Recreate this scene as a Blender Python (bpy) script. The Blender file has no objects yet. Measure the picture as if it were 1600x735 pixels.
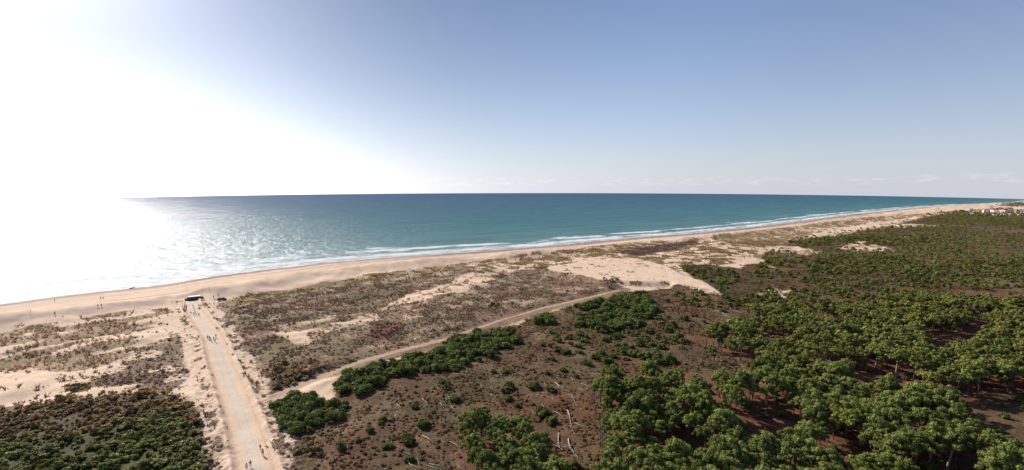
import bpy, math, random
import numpy as np
from mathutils import Vector, Matrix

random.seed(7)
rng = np.random.default_rng(11)
C = bpy.context.scene.collection
R = math.radians

# ------------------------------------------------------------------ camera
W, Hh, F = 1600.0, 735.0, 780.0
CAMZ = 67.0
HZ = 300.0                                   # picture row of the level line
PITCH = math.atan((Hh / 2 - HZ) / F)
cam_d = bpy.data.cameras.new('camera')
cam_d.sensor_fit = 'HORIZONTAL'; cam_d.sensor_width = 36.0
cam_d.lens = 36.0 * F / W
cam_d.clip_start = 1.0; cam_d.clip_end = 120000.0
cam = bpy.data.objects.new('camera', cam_d); C.objects.link(cam)
cam.location = (0, 0, CAMZ); cam.rotation_euler = (R(90) - PITCH, 0, 0)
sc = bpy.context.scene
sc.camera = cam

# ------------------------------------------------------------------ light
SUN_AZ, SUN_EL = R(-46), R(31)               # azimuth measured from +Y towards +X
sun_dir = Vector((math.sin(SUN_AZ) * math.cos(SUN_EL), math.cos(SUN_AZ) * math.cos(SUN_EL), math.sin(SUN_EL)))
sc.view_settings.view_transform = 'Standard'
sc.view_settings.look = 'None'
sc.view_settings.gamma = 1.0
sc.view_settings.use_curve_mapping = False
sc.view_settings.exposure = 0.65
sun_d = bpy.data.lights.new('sun', 'SUN'); sun_d.energy = 4.0; sun_d.angle = R(0.53)
sun_d.color = (1.0, 0.93, 0.84)
sun = bpy.data.objects.new('sun', sun_d); C.objects.link(sun)
sun.rotation_euler = sun_dir.to_track_quat('Z', 'Y').to_euler()
sun.location = (0, 0, 300)

world = bpy.data.worlds.new('World'); sc.world = world; world.use_nodes = True
nt = world.node_tree; nt.nodes.clear()
def N(nt, t, **kw):
    n = nt.nodes.new(t)
    for k, v in kw.items():
        if k.startswith('i_'):
            n.inputs[k[2:]].default_value = v
        else: setattr(n, k, v)
    return n
def M(nt, op, a, b=None, c=None, clamp=False):
    n = nt.nodes.new('ShaderNodeMath'); n.operation = op; n.use_clamp = clamp
    for i, v in enumerate((a, b, c)):
        if v is None: continue
        if isinstance(v, (int, float)): n.inputs[i].default_value = v
        else: nt.links.new(v, n.inputs[i])
    return n.outputs[0]
def VM(nt, op, a, b=None):
    n = nt.nodes.new('ShaderNodeVectorMath'); n.operation = op
    for i, v in enumerate((a, b)):
        if v is None: continue
        if isinstance(v, (tuple, list, Vector)): n.inputs[i].default_value = tuple(v)
        else: nt.links.new(v, n.inputs[i])
    return n.outputs['Value'] if op in ('DOT_PRODUCT', 'LENGTH') else n.outputs[0]
def MIX(nt, fac, a, b, mode='MIX'):
    n = nt.nodes.new('ShaderNodeMix'); n.data_type = 'RGBA'; n.blend_type = mode
    for i, v in ((0, fac), (6, a), (7, b)):
        if isinstance(v, (int, float)): n.inputs[i].default_value = v
        elif isinstance(v, (tuple, list)): n.inputs[i].default_value = tuple(v) + ((1,) if len(v) == 3 else ())
        else: nt.links.new(v, n.inputs[i])
    return n.outputs[2]
def MAPR(nt, v, a, b, c=0.0, d=1.0, smooth=True):
    n = nt.nodes.new('ShaderNodeMapRange'); n.interpolation_type = 'SMOOTHSTEP' if smooth else 'LINEAR'
    nt.links.new(v, n.inputs[0])
    for i, x in enumerate((a, b, c, d)): n.inputs[i + 1].default_value = x
    return n.outputs[0]

tc = N(nt, 'ShaderNodeTexCoord')
sep = N(nt, 'ShaderNodeSeparateXYZ'); nt.links.new(tc.outputs['Generated'], sep.inputs[0])
zc = M(nt, 'MAXIMUM', sep.outputs[2], 0.004)
comb = N(nt, 'ShaderNodeCombineXYZ')
nt.links.new(sep.outputs[0], comb.inputs[0]); nt.links.new(sep.outputs[1], comb.inputs[1]); nt.links.new(zc, comb.inputs[2])
sky = N(nt, 'ShaderNodeTexSky'); sky.sky_type = 'NISHITA'; sky.sun_disc = False
sky.sun_elevation = SUN_EL; sky.sun_rotation = SUN_AZ
sky.altitude = 50; sky.air_density = 1.0; sky.dust_density = 0.15; sky.ozone_density = 2.2
nt.links.new(comb.outputs[0], sky.inputs[0])
# glare of the hazy air round the sun, wider low over the sea
cs = M(nt, 'MAXIMUM', VM(nt, 'DOT_PRODUCT', tc.outputs['Generated'], sun_dir), 0.0)
g1 = M(nt, 'MULTIPLY', M(nt, 'POWER', cs, 110.0), 9.5)
g1b = M(nt, 'MULTIPLY', M(nt, 'POWER', cs, 20.0), 0.24)
flat = VM(nt, 'NORMALIZE', VM(nt, 'MULTIPLY', tc.outputs['Generated'], (1, 1, 0)))
ca = M(nt, 'MAXIMUM', VM(nt, 'DOT_PRODUCT', flat, (math.sin(SUN_AZ), math.cos(SUN_AZ), 0)), 0.0)
low = M(nt, 'POWER', 2.71828, M(nt, 'MULTIPLY', zc, -6.5))
g2 = M(nt, 'MULTIPLY', M(nt, 'MULTIPLY', M(nt, 'POWER', ca, 11.0), low), 1.0)
low2 = M(nt, 'POWER', 2.71828, M(nt, 'MULTIPLY', zc, -11.0))
g3 = M(nt, 'MULTIPLY', low2, 0.16)
glow = M(nt, 'ADD', M(nt, 'ADD', g1, g1b), M(nt, 'ADD', g2, M(nt, 'MULTIPLY', M(nt, 'MULTIPLY', M(nt, 'POWER', ca, 3.0), low2), .26)))
bg = N(nt, 'ShaderNodeBackground'); bg.inputs[1].default_value = 0.075
nt.links.new(MIX(nt, M(nt, 'MULTIPLY', M(nt, 'POWER', 2.71828, M(nt, 'MULTIPLY', zc, -7.0)), .85), MIX(nt, MAPR(nt, VM(nt, 'DOT_PRODUCT', tc.outputs['Generated'], sun_dir), .42, .95), MIX(nt, 1.0, sky.outputs[0], (.97, .92, .99), 'MULTIPLY'), MIX(nt, 1.0, sky.outputs[0], (.64, .59, .60), 'MULTIPLY')), (4.9, 5.3, 6.4)), bg.inputs[0])
# thin line of small clouds low over the horizon
mp = N(nt, 'ShaderNodeMapping'); mp.inputs['Scale'].default_value = (40, 40, 210)
nt.links.new(tc.outputs['Generated'], mp.inputs[0])
cn = N(nt, 'ShaderNodeTexNoise'); cn.inputs['Scale'].default_value = 1.0; cn.inputs['Detail'].default_value = 5
nt.links.new(mp.outputs[0], cn.inputs[0])
band = M(nt, 'MULTIPLY', MAPR(nt, sep.outputs[2], 0.010, 0.016), MAPR(nt, sep.outputs[2], 0.020, 0.032, 1.0, 0.0))
cl = M(nt, 'MULTIPLY', MAPR(nt, cn.outputs[0], 0.50, 0.66), band)
glow = M(nt, 'ADD', glow, M(nt, 'MULTIPLY', cl, 0.05))
bg2 = N(nt, 'ShaderNodeBackground'); bg2.inputs[0].default_value = (1.0, 0.955, 0.985, 1)
nt.links.new(glow, bg2.inputs[1])
add = N(nt, 'ShaderNodeAddShader'); nt.links.new(bg.outputs[0], add.inputs[0]); nt.links.new(bg2.outputs[0], add.inputs[1])
wo = N(nt, 'ShaderNodeOutputWorld'); nt.links.new(add.outputs[0], wo.inputs[0])

# ------------------------------------------------------------------ numpy tools
def hsh(i, j, seed):
    v = np.sin(i * 127.1 + j * 311.7 + seed * 74.7) * 43758.5453
    return v - np.floor(v)
def vnoise(x, y, seed=0):
    xi = np.floor(x); yi = np.floor(y); fx = x - xi; fy = y - yi
    fx = fx * fx * (3 - 2 * fx); fy = fy * fy * (3 - 2 * fy)
    a = hsh(xi, yi, seed); b = hsh(xi + 1, yi, seed); c = hsh(xi, yi + 1, seed); d = hsh(xi + 1, yi + 1, seed)
    return (a * (1 - fx) + b * fx) * (1 - fy) + (c * (1 - fx) + d * fx) * fy
def fbm(x, y, sc_, seed=0, oct=4):
    s = 0; a = 0.5; t = 0; x = x / sc_; y = y / sc_
    for k in range(oct):
        s = s + a * vnoise(x, y, seed + k * 13); t += a; a *= 0.5
        x, y = (x * 1.62 + y * 1.21) + 3.1, (-x * 1.21 + y * 1.62) + 7.7
    return s / t
def sstep(v, a, b):
    t = np.clip((v - a) / (b - a), 0, 1); return t * t * (3 - 2 * t)
cp, sp = math.cos(PITCH), math.sin(PITCH)
def rays(px, py):
    u = (np.asarray(px, float) - W / 2) / F; v = (Hh / 2 - np.asarray(py, float)) / F
    return u, cp + v * sp, v * cp - sp              # world direction, y forward, z up
def unproj(pts, hf, zoff=0.0):
    p = np.asarray(pts, float); X, Y, Z = rays(p[:, 0], p[:, 1])
    Z = np.minimum(Z, -1e-3)
    h = np.full(len(p), 5.0)
    for k in range(14):
        t = (h + zoff - CAMZ) / Z
        h = 0.4 * h + 0.6 * (hf(X * t, Y * t) if hf else 0.0)
    t = (h + zoff - CAMZ) / Z
    return np.stack([X * t, Y * t], 1)
def proj(x, y, z):
    z = z - CAMZ; yc = y * cp - z * sp; zc_ = y * sp + z * cp
    yc = np.maximum(yc, 1e-3)
    return W / 2 + F * x / yc, Hh / 2 - F * zc_ / yc
def dist_poly(x, y, P, closed=True):
    """distance to polyline and inside flag"""
    n = len(P); d2 = np.full(x.shape, 1e18); ins = np.zeros(x.shape, bool)
    for i in range(n if closed else n - 1):
        ax, ay = P[i]; bx, by = P[(i + 1) % n]
        ex, ey = bx - ax, by - ay
        t = np.clip(((x - ax) * ex + (y - ay) * ey) / (ex * ex + ey * ey + 1e-9), 0, 1)
        q = (x - ax - t * ex) ** 2 + (y - ay - t * ey) ** 2
        d2 = np.minimum(d2, q)
        if closed:
            c = ((ay > y) != (by > y)) & (x < (bx - ax) * (y - ay) / (by - ay + 1e-12) + ax)
            ins ^= c
    return np.sqrt(d2), ins
def sdf(x, y, P):
    """positive inside, metres; computed only near the polygon"""
    out = np.full(x.shape, -50.0)
    lo = P.min(0) - 40; hi = P.max(0) + 40
    m = (x > lo[0]) & (x < hi[0]) & (y > lo[1]) & (y < hi[1])
    if m.any():
        d, ins = dist_poly(x[m], y[m], P)
        out[m] = np.where(ins, d, -d)
    return out

# ------------------------------------------------------------------ shoreline and heights
waterline = [(-500, 556), (0, 475), (60, 467), (150, 456), (240, 447), (330, 433), (420, 421), (500, 411.5), (600, 403), (680, 397.5), (770, 391),
             (850, 385), (920, 378), (1000, 371), (1080, 365), (1150, 358), (1220, 350), (1290, 341), (1340, 334.5), (1400, 328.5),
             (1450, 323.5), (1500, 320.3), (1550, 318.6), (1600, 317.6)]
wl = unproj(waterline, None)
cd = wl[17] - wl[1]; cd /= np.linalg.norm(cd)          # along the coast, away to the right
cnrm = np.array([cd[1], -cd[0]])                        # inland
s_w = wl @ cd; d_w = wl @ cnrm
def sd(x, y):
    s = x * cd[0] + y * cd[1]; d = x * cnrm[0] + y * cnrm[1]
    d0 = np.interp(s, s_w, d_w)
    d0 = d0 + (fbm(s, s * 0, 38, 5, 3) - 0.5) * 9 * sstep(s, -200, 200)
    return s, d - d0
PROF = ([-3000, -400, -80, -20, 0, 30, 62, 80, 110, 5000], [-30, -14, -3.5, -0.9, -0.15, 1.6, 4.0, 5.0, 6.2, 7.0])
def H0(x, y):
    s, d = sd(x, y); return np.interp(d, *PROF)
road_px = [(440, 860), (400, 735), (389, 690), (371, 633), (351, 580), (343, 560), (335, 530), (314, 500), (299, 480), (296, 468)]
track_px = [(415, 628), (447, 612), (500, 590), (560, 566), (620, 549), (700, 529), (780, 501), (850, 481), (920, 465), (965, 454)]
road = unproj(road_px, H0); track = unproj(track_px, H0)
big_dune_px = [(855, 417), (900, 409), (935, 401), (1000, 405), (1040, 414), (1062, 427), (1100, 440), (1128, 459), (1102, 456), (1050, 438), (1000, 438), (940, 436), (900, 426), (860, 421)]
big_dune = unproj(big_dune_px, H0, 3.5)
def H(x, y):
    s, d = sd(x, y); h = np.interp(d, *PROF)
    dr, _ = dist_poly(x, y, road, False); dt, _ = dist_poly(x, y, track, False)
    flat = sstep(dr, 5, 16) * sstep(dt, 1.5, 7)
    m = sstep(d, 62, 100)
    dune = 1 - 0.6 * sstep(d, 190, 330)
    rel = (fbm(x, y, 34, 1) - 0.45) * 5.5 * dune + (fbm(x, y, 9, 3, 3) - 0.5) * 1.1
    ridge = 3.2 * np.exp(-((d - 100 - 10 * (fbm(s, s * 0, 60, 9, 2) - .5)) / 16) ** 2) * (0.5 + fbm(s, s * 0, 45, 8, 3))
    h = h + flat * m * (rel + ridge)
    b = sdf(x, y, big_dune)
    h = h - flat * m * rel * .92 * sstep(b, -9, 0) + 3.0 * sstep(b, -7.5, 0.5)
    # banks of pushed-up sand beside the road
    h = h + 0.9 * np.exp(-((dr - 4.7) / .8) ** 2) * (0.5 + vnoise(x / 3, y / 3, 4)) * sstep(d, 95, 125)
    h = h + 0.35 * (fbm(x, y, 3, 21, 2) - .5) * m * flat
    h = h + 0.8 * np.exp(-((dr - 7.4) / 2.9) ** 2) * (vnoise(x / .95, y / .95, 14) ** 2) * sstep(d, 75, 100)
    return h
def UP(pts, zoff=0.0): return unproj(pts, H, zoff)

# ------------------------------------------------------------------ land cover
PX = dict(
 dune=[(-400, 568), (0, 509), (60, 502), (130, 493), (200, 485), (270, 481), (345, 471), (400, 458), (450, 452), (500, 445), (560, 433), (640, 422), (700, 415),
       (745, 408), (800, 403), (860, 395), (920, 387), (980, 383), (1050, 378), (1100, 372), (1160, 365), (1220, 358), (1300, 347),
       (1400, 336), (1500, 328.5), (1600, 322), (1900, 316), (1900, 326), (1600, 325), (1480, 334), (1400, 345), (1340, 352), (1270, 368), (1230, 378), (1180, 400),
       (1150, 412), (1060, 422), (1050, 440), (970, 448), (920, 461), (850, 477), (780, 497), (700, 526), (620, 546), (560, 563), (500, 587), (447, 608), (420, 640), (440, 700),
       (440, 760), (-400, 760)],
 drift_patch=[(-300, 530), (0, 500), (60, 491), (130, 482), (190, 474), (240, 469), (262, 474), (250, 481), (190, 483), (130, 490), (60, 498), (0, 507), (-300, 545)],
 lee=[(1064, 423), (1066, 416), (1100, 413), (1160, 420), (1200, 440), (1180, 470), (1128, 466), (1128, 459), (1100, 441)],
 olive1=[(385, 545), (430, 530), (520, 535), (560, 515), (600, 530), (560, 560), (500, 585), (440, 608), (405, 590)],
 olive2=[(500, 470), (560, 455), (640, 445), (640, 462), (580, 485), (520, 480)],
 tan_top=[(345, 474), (400, 460), (480, 449), (560, 436), (560, 443), (480, 458), (400, 470), (360, 482)],
 thick_a=[(411, 614), (417, 588), (445, 570), (490, 560), (503, 568), (482, 588), (446, 606), (425, 619)],
 thick_b=[(444, 696), (465, 684), (493, 692), (500, 712), (492, 745), (455, 745), (448, 720)],
 thick_c=[(103, 606), (118, 599), (134, 603), (132, 612), (112, 615)],
 village=[(1500, 323), (1640, 322), (1640, 336), (1560, 337), (1525, 335), (1498, 331)],
 rows=[(-300, 545), (0, 510), (60, 505), (130, 493), (200, 485), (268, 484), (262, 500), (235, 512), (205, 520), (208, 545), (195, 561), (100, 580), (0, 578), (-300, 600)],
 heath_left=[(272, 523), (276, 560), (290, 588), (270, 607), (235, 612), (205, 600), (150, 602), (132, 592), (165, 580), (200, 568), (240, 538)],
 fringe=[(-100, 655), (0, 618), (60, 600), (100, 598), (70, 620), (0, 650)],
 scrub_left=[(-300, 700), (0, 658), (50, 640), (90, 634), (130, 641), (160, 628), (200, 622), (245, 622), (262, 634), (290, 634), (308, 640), (303, 660), (322, 680), (348, 690), (356, 740), (370, 900), (-300, 900)],
 scrub_green=[(-60, 700), (60, 690), (130, 680), (200, 668), (240, 645), (300, 655), (300, 670), (340, 700), (330, 800), (-60, 800)],
 heath_mid=[(345, 476), (400, 460), (480, 449), (560, 434), (640, 424), (720, 414), (735, 424), (705, 441), (640, 455), (600, 476), (560, 492), (500, 508), (440, 512), (425, 525), (450, 530), (480, 500), (560, 489), (600, 485), (640, 470), (700, 455), (760, 440), (800, 425), (850, 420), (905, 428), (965, 446), (950, 456), (860, 474), (800, 493), (700, 524), (600, 552), (540, 572), (500, 586), (440, 607), (418, 622), (404, 590), (388, 555), (368, 520), (352, 500)],
 red_patch=[(572, 527), (585, 508), (610, 504), (628, 508), (628, 518), (600, 531), (578, 536)],
 blow1=[(432, 520), (480, 514), (540, 503), (588, 489), (590, 499), (545, 511), (505, 523), (478, 536), (456, 534)],
 blow2=[(602, 478), (640, 461), (695, 448), (728, 427), (768, 428), (762, 443), (700, 459), (640, 474)],
 fore=[(556, 434), (640, 421), (700, 414), (745, 407), (800, 402), (860, 394), (920, 387), (980, 382), (1050, 377), (1100, 373), (1160, 364), (1220, 357), (1300, 347), (1400, 337), (1500, 329),
       (1470, 334), (1400, 343), (1300, 356), (1250, 365), (1200, 374), (1150, 372), (1090, 379), (1010, 393), (935, 399), (900, 405), (850, 413), (770, 411), (735, 420), (640, 436), (560, 447)],
 purple=[(970, 392), (1010, 386), (1080, 377), (1094, 379), (1060, 390), (1000, 400), (975, 398)],
 tan=[(1080, 392), (1110, 383), (1160, 390), (1190, 400), (1150, 412), (1090, 415), (1060, 424), (1030, 420), (990, 440), (1040, 440), (1050, 446), (990, 448), (1050, 425)],
 right_dune=[(1110, 372), (1200, 362), (1270, 362), (1265, 374), (1240, 382), (1180, 385), (1130, 378)],
 sand_r1=[(1184, 387), (1230, 384), (1285, 393), (1262, 398), (1200, 393)],
 sand_r2=[(1150, 396), (1165, 395), (1190, 408), (1214, 419), (1200, 419), (1160, 404)],
 sand_r3=[(1303, 387), (1330, 381), (1350, 380), (1375, 384), (1400, 392), (1340, 393)],
 sand_r4=[(1318, 378.5), (1350, 377), (1355, 379.5), (1322, 381)],
 sand_r5=[(1406, 370), (1413, 367), (1418, 370), (1411, 371.5)],
 sand_r6=[(1183, 458), (1200, 452), (1235, 453), (1240, 460), (1225, 466), (1190, 463)],
 sand_r7=[(1392, 353), (1430, 350), (1466, 352), (1464, 354.5), (1400, 355.5)],
 sand_r8=[(1092, 376), (1108, 371), (1116, 376), (1100, 380)],
 moor=[(440, 760), (452, 700), (450, 672), (505, 640), (520, 600), (560, 575), (640, 556), (700, 535), (760, 512), (815, 505), (830, 495), (880, 480), (970, 456), (1060, 442), (1130, 460), (1150, 440), (1160, 415), (1260, 400), (1420, 390), (1620, 380), (1900, 380), (1900, 1000), (440, 1000)],
 floor=[(1085, 530), (1190, 490), (1330, 490), (1450, 460), (1700, 450), (2300, 900), (2000, 1200), (950, 1200), (960, 620), (1080, 590), (1170, 590), (1180, 560), (1110, 545)],
 floor2=[(715, 700), (740, 670), (800, 690), (870, 710), (900, 800), (700, 800)],
 field=[(1500, 436), (1560, 434), (1620, 442), (1640, 460), (1560, 452), (1490, 442)],
 clearing=[(1515, 640), (1560, 612), (1640, 610), (1640, 690), (1580, 690), (1510, 660)],
 strip=[(1455, 351), (1500, 352), (1600, 359), (1700, 366), (1700, 372), (1600, 366), (1500, 357), (1450, 354)],
 grass_moor=[(860, 560), (960, 520), (1060, 500), (1080, 530), (1030, 570), (930, 580)],
)
PW = {k: UP(v) for k, v in PX.items()}
PW['blow_big'] = big_dune
lin = lambda r, g, b: np.array([(c / 255 / 12.92 if c / 255 < .04045 else ((c / 255 + .055) / 1.055) ** 2.4) for c in (r, g, b)])
SAND = np.array([.61, .455, .33]); PATH = np.array([.56, .465, .37]); TRACK = np.array([.40, .29, .20]); WET = np.array([.30, .235, .20])
COL = dict(rows=(.46, .325, .19), heath=(.30, .19, .125), heath_l=(.26, .17, .11), marram=(.38, .265, .13), moor=(.16, .095, .048), floor=(.23, .105, .062),
           scrub=(.125, .085, .038), green=(.095, .098, .030), red=(.19, .09, .06), purple=(.20, .13, .10), field=(.20, .15, .075), grassm=(.12, .085, .04))
COL = {k: np.array(v) for k, v in COL.items()}
def cover(x, y):
    """soil colour, plant colour, plant density 0..1, and named weights, at world points"""
    wx = x + (fbm(x, y, 12, 31) - .5) * 7 + (fbm(x, y, 3, 33, 2) - .5) * 2.5
    wy = y + (fbm(x, y, 12, 41) - .5) * 7 + (fbm(x, y, 3, 43, 2) - .5) * 2.5
    s, d = sd(x, y)
    n = x.size
    dr, _ = dist_poly(x, y, road, False); dt, _ = dist_poly(x, y, track, False)
    S = lambda k, a=-1.5, b=2.0: sstep(sdf(wx, wy, PW[k]), a, b)
    Q = lambda k, a=-1.0, b=1.0: sstep(sdf(x + (wx - x) * .35, y + (wy - y) * .35, PW[k]), a, b)
    soil = np.tile(SAND, (n, 1)); veg = np.tile(COL['marram'], (n, 1)); den = np.zeros(n)
    soil *= (0.93 + 0.14 * fbm(x, y, 25, 51))[:, None]
    wts = {}
    def put(k, col, dens, w, so=None):
        nonlocal veg, den, soil
        wts[k] = w
        veg[:] = veg * (1 - w[:, None]) + col * w[:, None]
        den = den * (1 - w) + dens * w
        if so is not None: soil[:] = soil * (1 - w[:, None]) + so * w[:, None]
    n1 = fbm(x, y, 8, 61); n2 = fbm(x, y, 30, 62)
    far = S('dune', -3, 4)
    put('dune', COL['marram'] * (.7 + .5 * n2)[:, None], 0.12 + .62 * sstep(n1, .40, .58) * (.35 + .65 * sstep(s, 60, 160)), far)
    rowp = sstep(vnoise((s + 9 * n2) / 14, (d + 10 * n2) / 4.2, 77), .30, .62)
    put('rows', COL['rows'], (.34 + .6 * rowp), S('rows', -5, 4))
    put('heath', COL['heath_l'], .45 + .45 * sstep(n1, .36, .52), S('heath_left', -5, 3))
    put('fringe', COL['heath_l'], .2 + .5 * sstep(n1, .45, .6), S('fringe', -5, 3))
    n3 = fbm(x, y, 19, 63); n4 = fbm(x, y, 5, 64, 3)
    mixc = lambda a, b_, w_: a * (1 - w_[:, None]) + b_ * w_[:, None]
    hc = mixc(np.tile(COL['heath'], (n, 1)), np.array([.33, .25, .15]), sstep(n3, .50, .66) * .8)
    hc = mixc(hc, np.array([.19, .155, .08]), sstep(fbm(x, y, 24, 65), .54, .68) * .5)
    hc = hc * (.75 + .5 * n4)[:, None]
    put('heath_mid', hc, .45 + .5 * sstep(n1 * .6 + n4 * .4, .36, .56), S('heath_mid', -8, 3), np.array([.42, .305, .215]))
    put('olive', np.array([.23, .17, .085]), .85, .7 * np.maximum(S('olive1', -6, 5), S('olive2', -6, 5)) * (.5 + .5 * sstep(n4, .4, .6)))
    put('fore', COL['marram'] * (.75 + .4 * n1)[:, None], .40 + .5 * sstep(n1, .40, .58), S('fore', -3, 2))
    put('right_dune', COL['marram'] * .9, .5 + .4 * sstep(n1, .4, .6), S('right_dune', -4, 3))
    put('tan', COL['marram'] * .9, .15 + .7 * sstep(n1, .42, .6), S('tan', -5, 5))
    put('tan_top', np.array([.36, .26, .12]), .8, S('tan_top', -3, 3))
    put('purple', COL['purple'], .9, S('purple', -2, 3))
    put('red', COL['red'], .95, Q('red_patch'))
    inland = sstep(d, 205, 240) * sstep(s, 330, 420)
    moor = np.maximum(S('moor', -1, 3), 0)
    beyond = sstep(s, 420, 520) * sstep(d, 170 , 205) * (1 - S('dune', -6, 2)) * (1 - S('village', -20, 5))
    moor = np.maximum(moor, beyond)
    mc = mixc(np.tile(COL['moor'], (n, 1)), np.array([.185, .088, .045]), sstep(n3, .46, .64) * .7)
    mc = mixc(mc, np.array([.22, .16, .085]), sstep(fbm(x, y, 13, 66), .54, .70) * .8)
    mc = mixc(mc, np.array([.11, .10, .04]), sstep(fbm(x, y, 17, 68), .54, .70) * .45) * (.7 + .6 * n4)[:, None]
    put('moor', mc, .80 + .2 * n1 - .25 * sstep(n4, .58, .7), moor, np.array([.27, .175, .12]))
    put('grassm', COL['grassm'], .85, S('grass_moor', -8, 8) * sstep(n1, .42, .58) * .8)
    fl = np.maximum(S('floor', -4, 4), S('floor2', -4, 4))
    put('floor', COL['floor'] * (.7 + .6 * n1)[:, None], .9, fl, np.array([.22, .13, .085]))
    put('scrub', COL['scrub'], .95, S('scrub_left', -7, 2), np.array([.3, .22, .14]))
    wts['scrub'] = np.maximum(wts['scrub'], np.maximum(np.maximum(S('thick_a', -2, 1), S('thick_b', -2, 1)), S('thick_c', -1.5, .6)))
    w_ = wts['scrub']; veg[:] = veg * (1 - w_[:, None]) + COL['scrub'] * (.8 + .5 * n4)[:, None] * w_[:, None]; den = np.maximum(den, .95 * w_)
    put('green', COL['green'], .95, S('scrub_green', -6, 6))
    put('field', COL['field'], .9, S('field', -5, 5) * .9)
    put('clearing', np.array([.12, .10, .045]), .85, S('clearing', -4, 4) * .7)
    put('strip', np.array([.18, .12, .09]), .7, S('strip', -8, 8) * .8)
    put('lee', COL['scrub'], .95, S('lee', -2, 2), np.array([.2, .14, .1]))
    nearT = (1 - sstep(dt, 6, 11)) * (1 - sstep(moor, .3, .7)) * sstep(np.hypot(x - track[0, 0], y - track[0, 1]), 14, 30) * (1 - sstep(sdf(x, y, big_dune), -4, 0))
    put('by_track', hc, .78 + .2 * sstep(n4, .4, .6), nearT * .9, np.array([.40, .29, .20]))
    bl = np.zeros(n)
    for k in ('blow1', 'blow2', 'sand_r1', 'sand_r2', 'sand_r3', 'sand_r4', 'sand_r5', 'sand_r6', 'sand_r7', 'sand_r8'):
        bl = np.maximum(bl, S(k, -2.5, 1.5))
    bl = np.maximum(bl, sstep(sdf(x, y, big_dune), -1.5, .5) * (1 - .7 * sstep(fbm(x, y, 7, 89), .60, .66) * sstep(sdf(x, y, big_dune), 2, 5)))
    put('bare', COL['marram'], .03 + .5 * sstep(fbm(x, y, 6, 88), .50, .64) * (sdf(x, y, big_dune) < -2), bl * np.where(sdf(x, y, big_dune) > -2, 1, .55 + .45 * sstep(fbm(x, y, 10, 87), .40, .52)), SAND * 1.02)
    # verges of the road: trodden sand, then a rubbly bank
    vg = (1 - sstep(dr + (wx - x) * .6, 6.5, 11.5)) * sstep(d, 60, 80)
    bank = np.exp(-((dr - 6.4) / 2.2) ** 2)
    put('verge', COL['heath_l'], .03 + .66 * bank * sstep(fbm(x, y, 3, 67, 2), .40, .60), vg, SAND * .97)
    tv = 1 - sstep(dt + (wx - x) * .35, 1.0, 2.7)
    put('track_verge', COL['heath'], .35 + .4 * sstep(n1, .4, .6), tv * .7, TRACK * .95)
    tr = 1 - sstep(dt + (wx - x) * .12 - 1.1 * np.exp(-((s - s[0] * 0 - sd(track[:1, 0], track[:1, 1])[0][0]) / 38) ** 2), .45, 1.25)
    put('track', COL['heath'], 0.02, tr, TRACK)
    rut = np.exp(-((dr - 3.3) / .4) ** 2) * .35
    soil[:] = soil * (1 - rut[:, None] * np.array([.35, .5, .6]))
    sgn = np.sin(dr * 2.9 + .6)
    rd = (1 - sstep(dr + (wx - x) * .14 + (fbm(x, y, 2, 15, 2) - .5) * 1.5, 1.25, 2.3)) * sstep(d, 58, 66)
    put('road', COL['heath'], 0.0, rd, PATH * (1 - .07 * np.exp(-((dr - 1.0) / .22) ** 2) * (.4 + n4) - .06 * (n4 - .5) * 2)[:, None])
    # beach: wet sand by the water, strandlines of darker drift
    beach = 1 - sstep(d, 74, 90)
    warp = (fbm(s, d, 40, 91) - .5) * 26
    wet = (1 - sstep(d + warp * .5 * (.3 + sstep(s, 150, 400)), 10, 24)) * .9
    wetb = (1 - sstep(d + warp * .6, 26, 38)) * sstep(s, 130, 330)
    wet = np.maximum(wet, wetb * .9)
    wet2 = np.exp(-((d + warp - 34) / 5) ** 2) * .25
    drift = np.exp(-((d + warp * .5 - 72) / 5.5) ** 2) * .55 * sstep(fbm(s, d * 6, 50, 95, 3), .35, .6)
    plaza = np.exp(-((d - 78) / 9) ** 2) * np.exp(-((s + 120) / 60) ** 2) * 0
    soil[:] = soil * (1 - wet[:, None]) + np.array([.25, .185, .185]) * wet[:, None]
    soil[:] = soil * (1 - wet2[:, None]) + WET * wet2[:, None]
    soil[:] = soil * (1 - drift[:, None]) + np.array([.25, .2, .17]) * drift[:, None]
    lines_ = sstep(fbm(s / 40, d, 2.6, 97, 3), .50, .66) * beach * .26 + sstep(fbm(s / 12, d, 9, 98, 3), .48, .68) * beach * .18
    soil[:] = soil * (1 - lines_[:, None] * np.array([.8, 1.0, 1.1]))
    grey = S('drift_patch', -5, 3) * .6 * sstep(fbm(s, d * 4, 30, 99, 3), .3, .6)
    soil[:] = soil * (1 - grey[:, None]) + np.array([.30, .235, .20]) * grey[:, None]
    wts['wet'] = wet
    wts['far_wood'] = beyond
    veg *= 0.62
    return soil, veg, np.clip(den, 0, 1), wts, d, s

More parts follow.
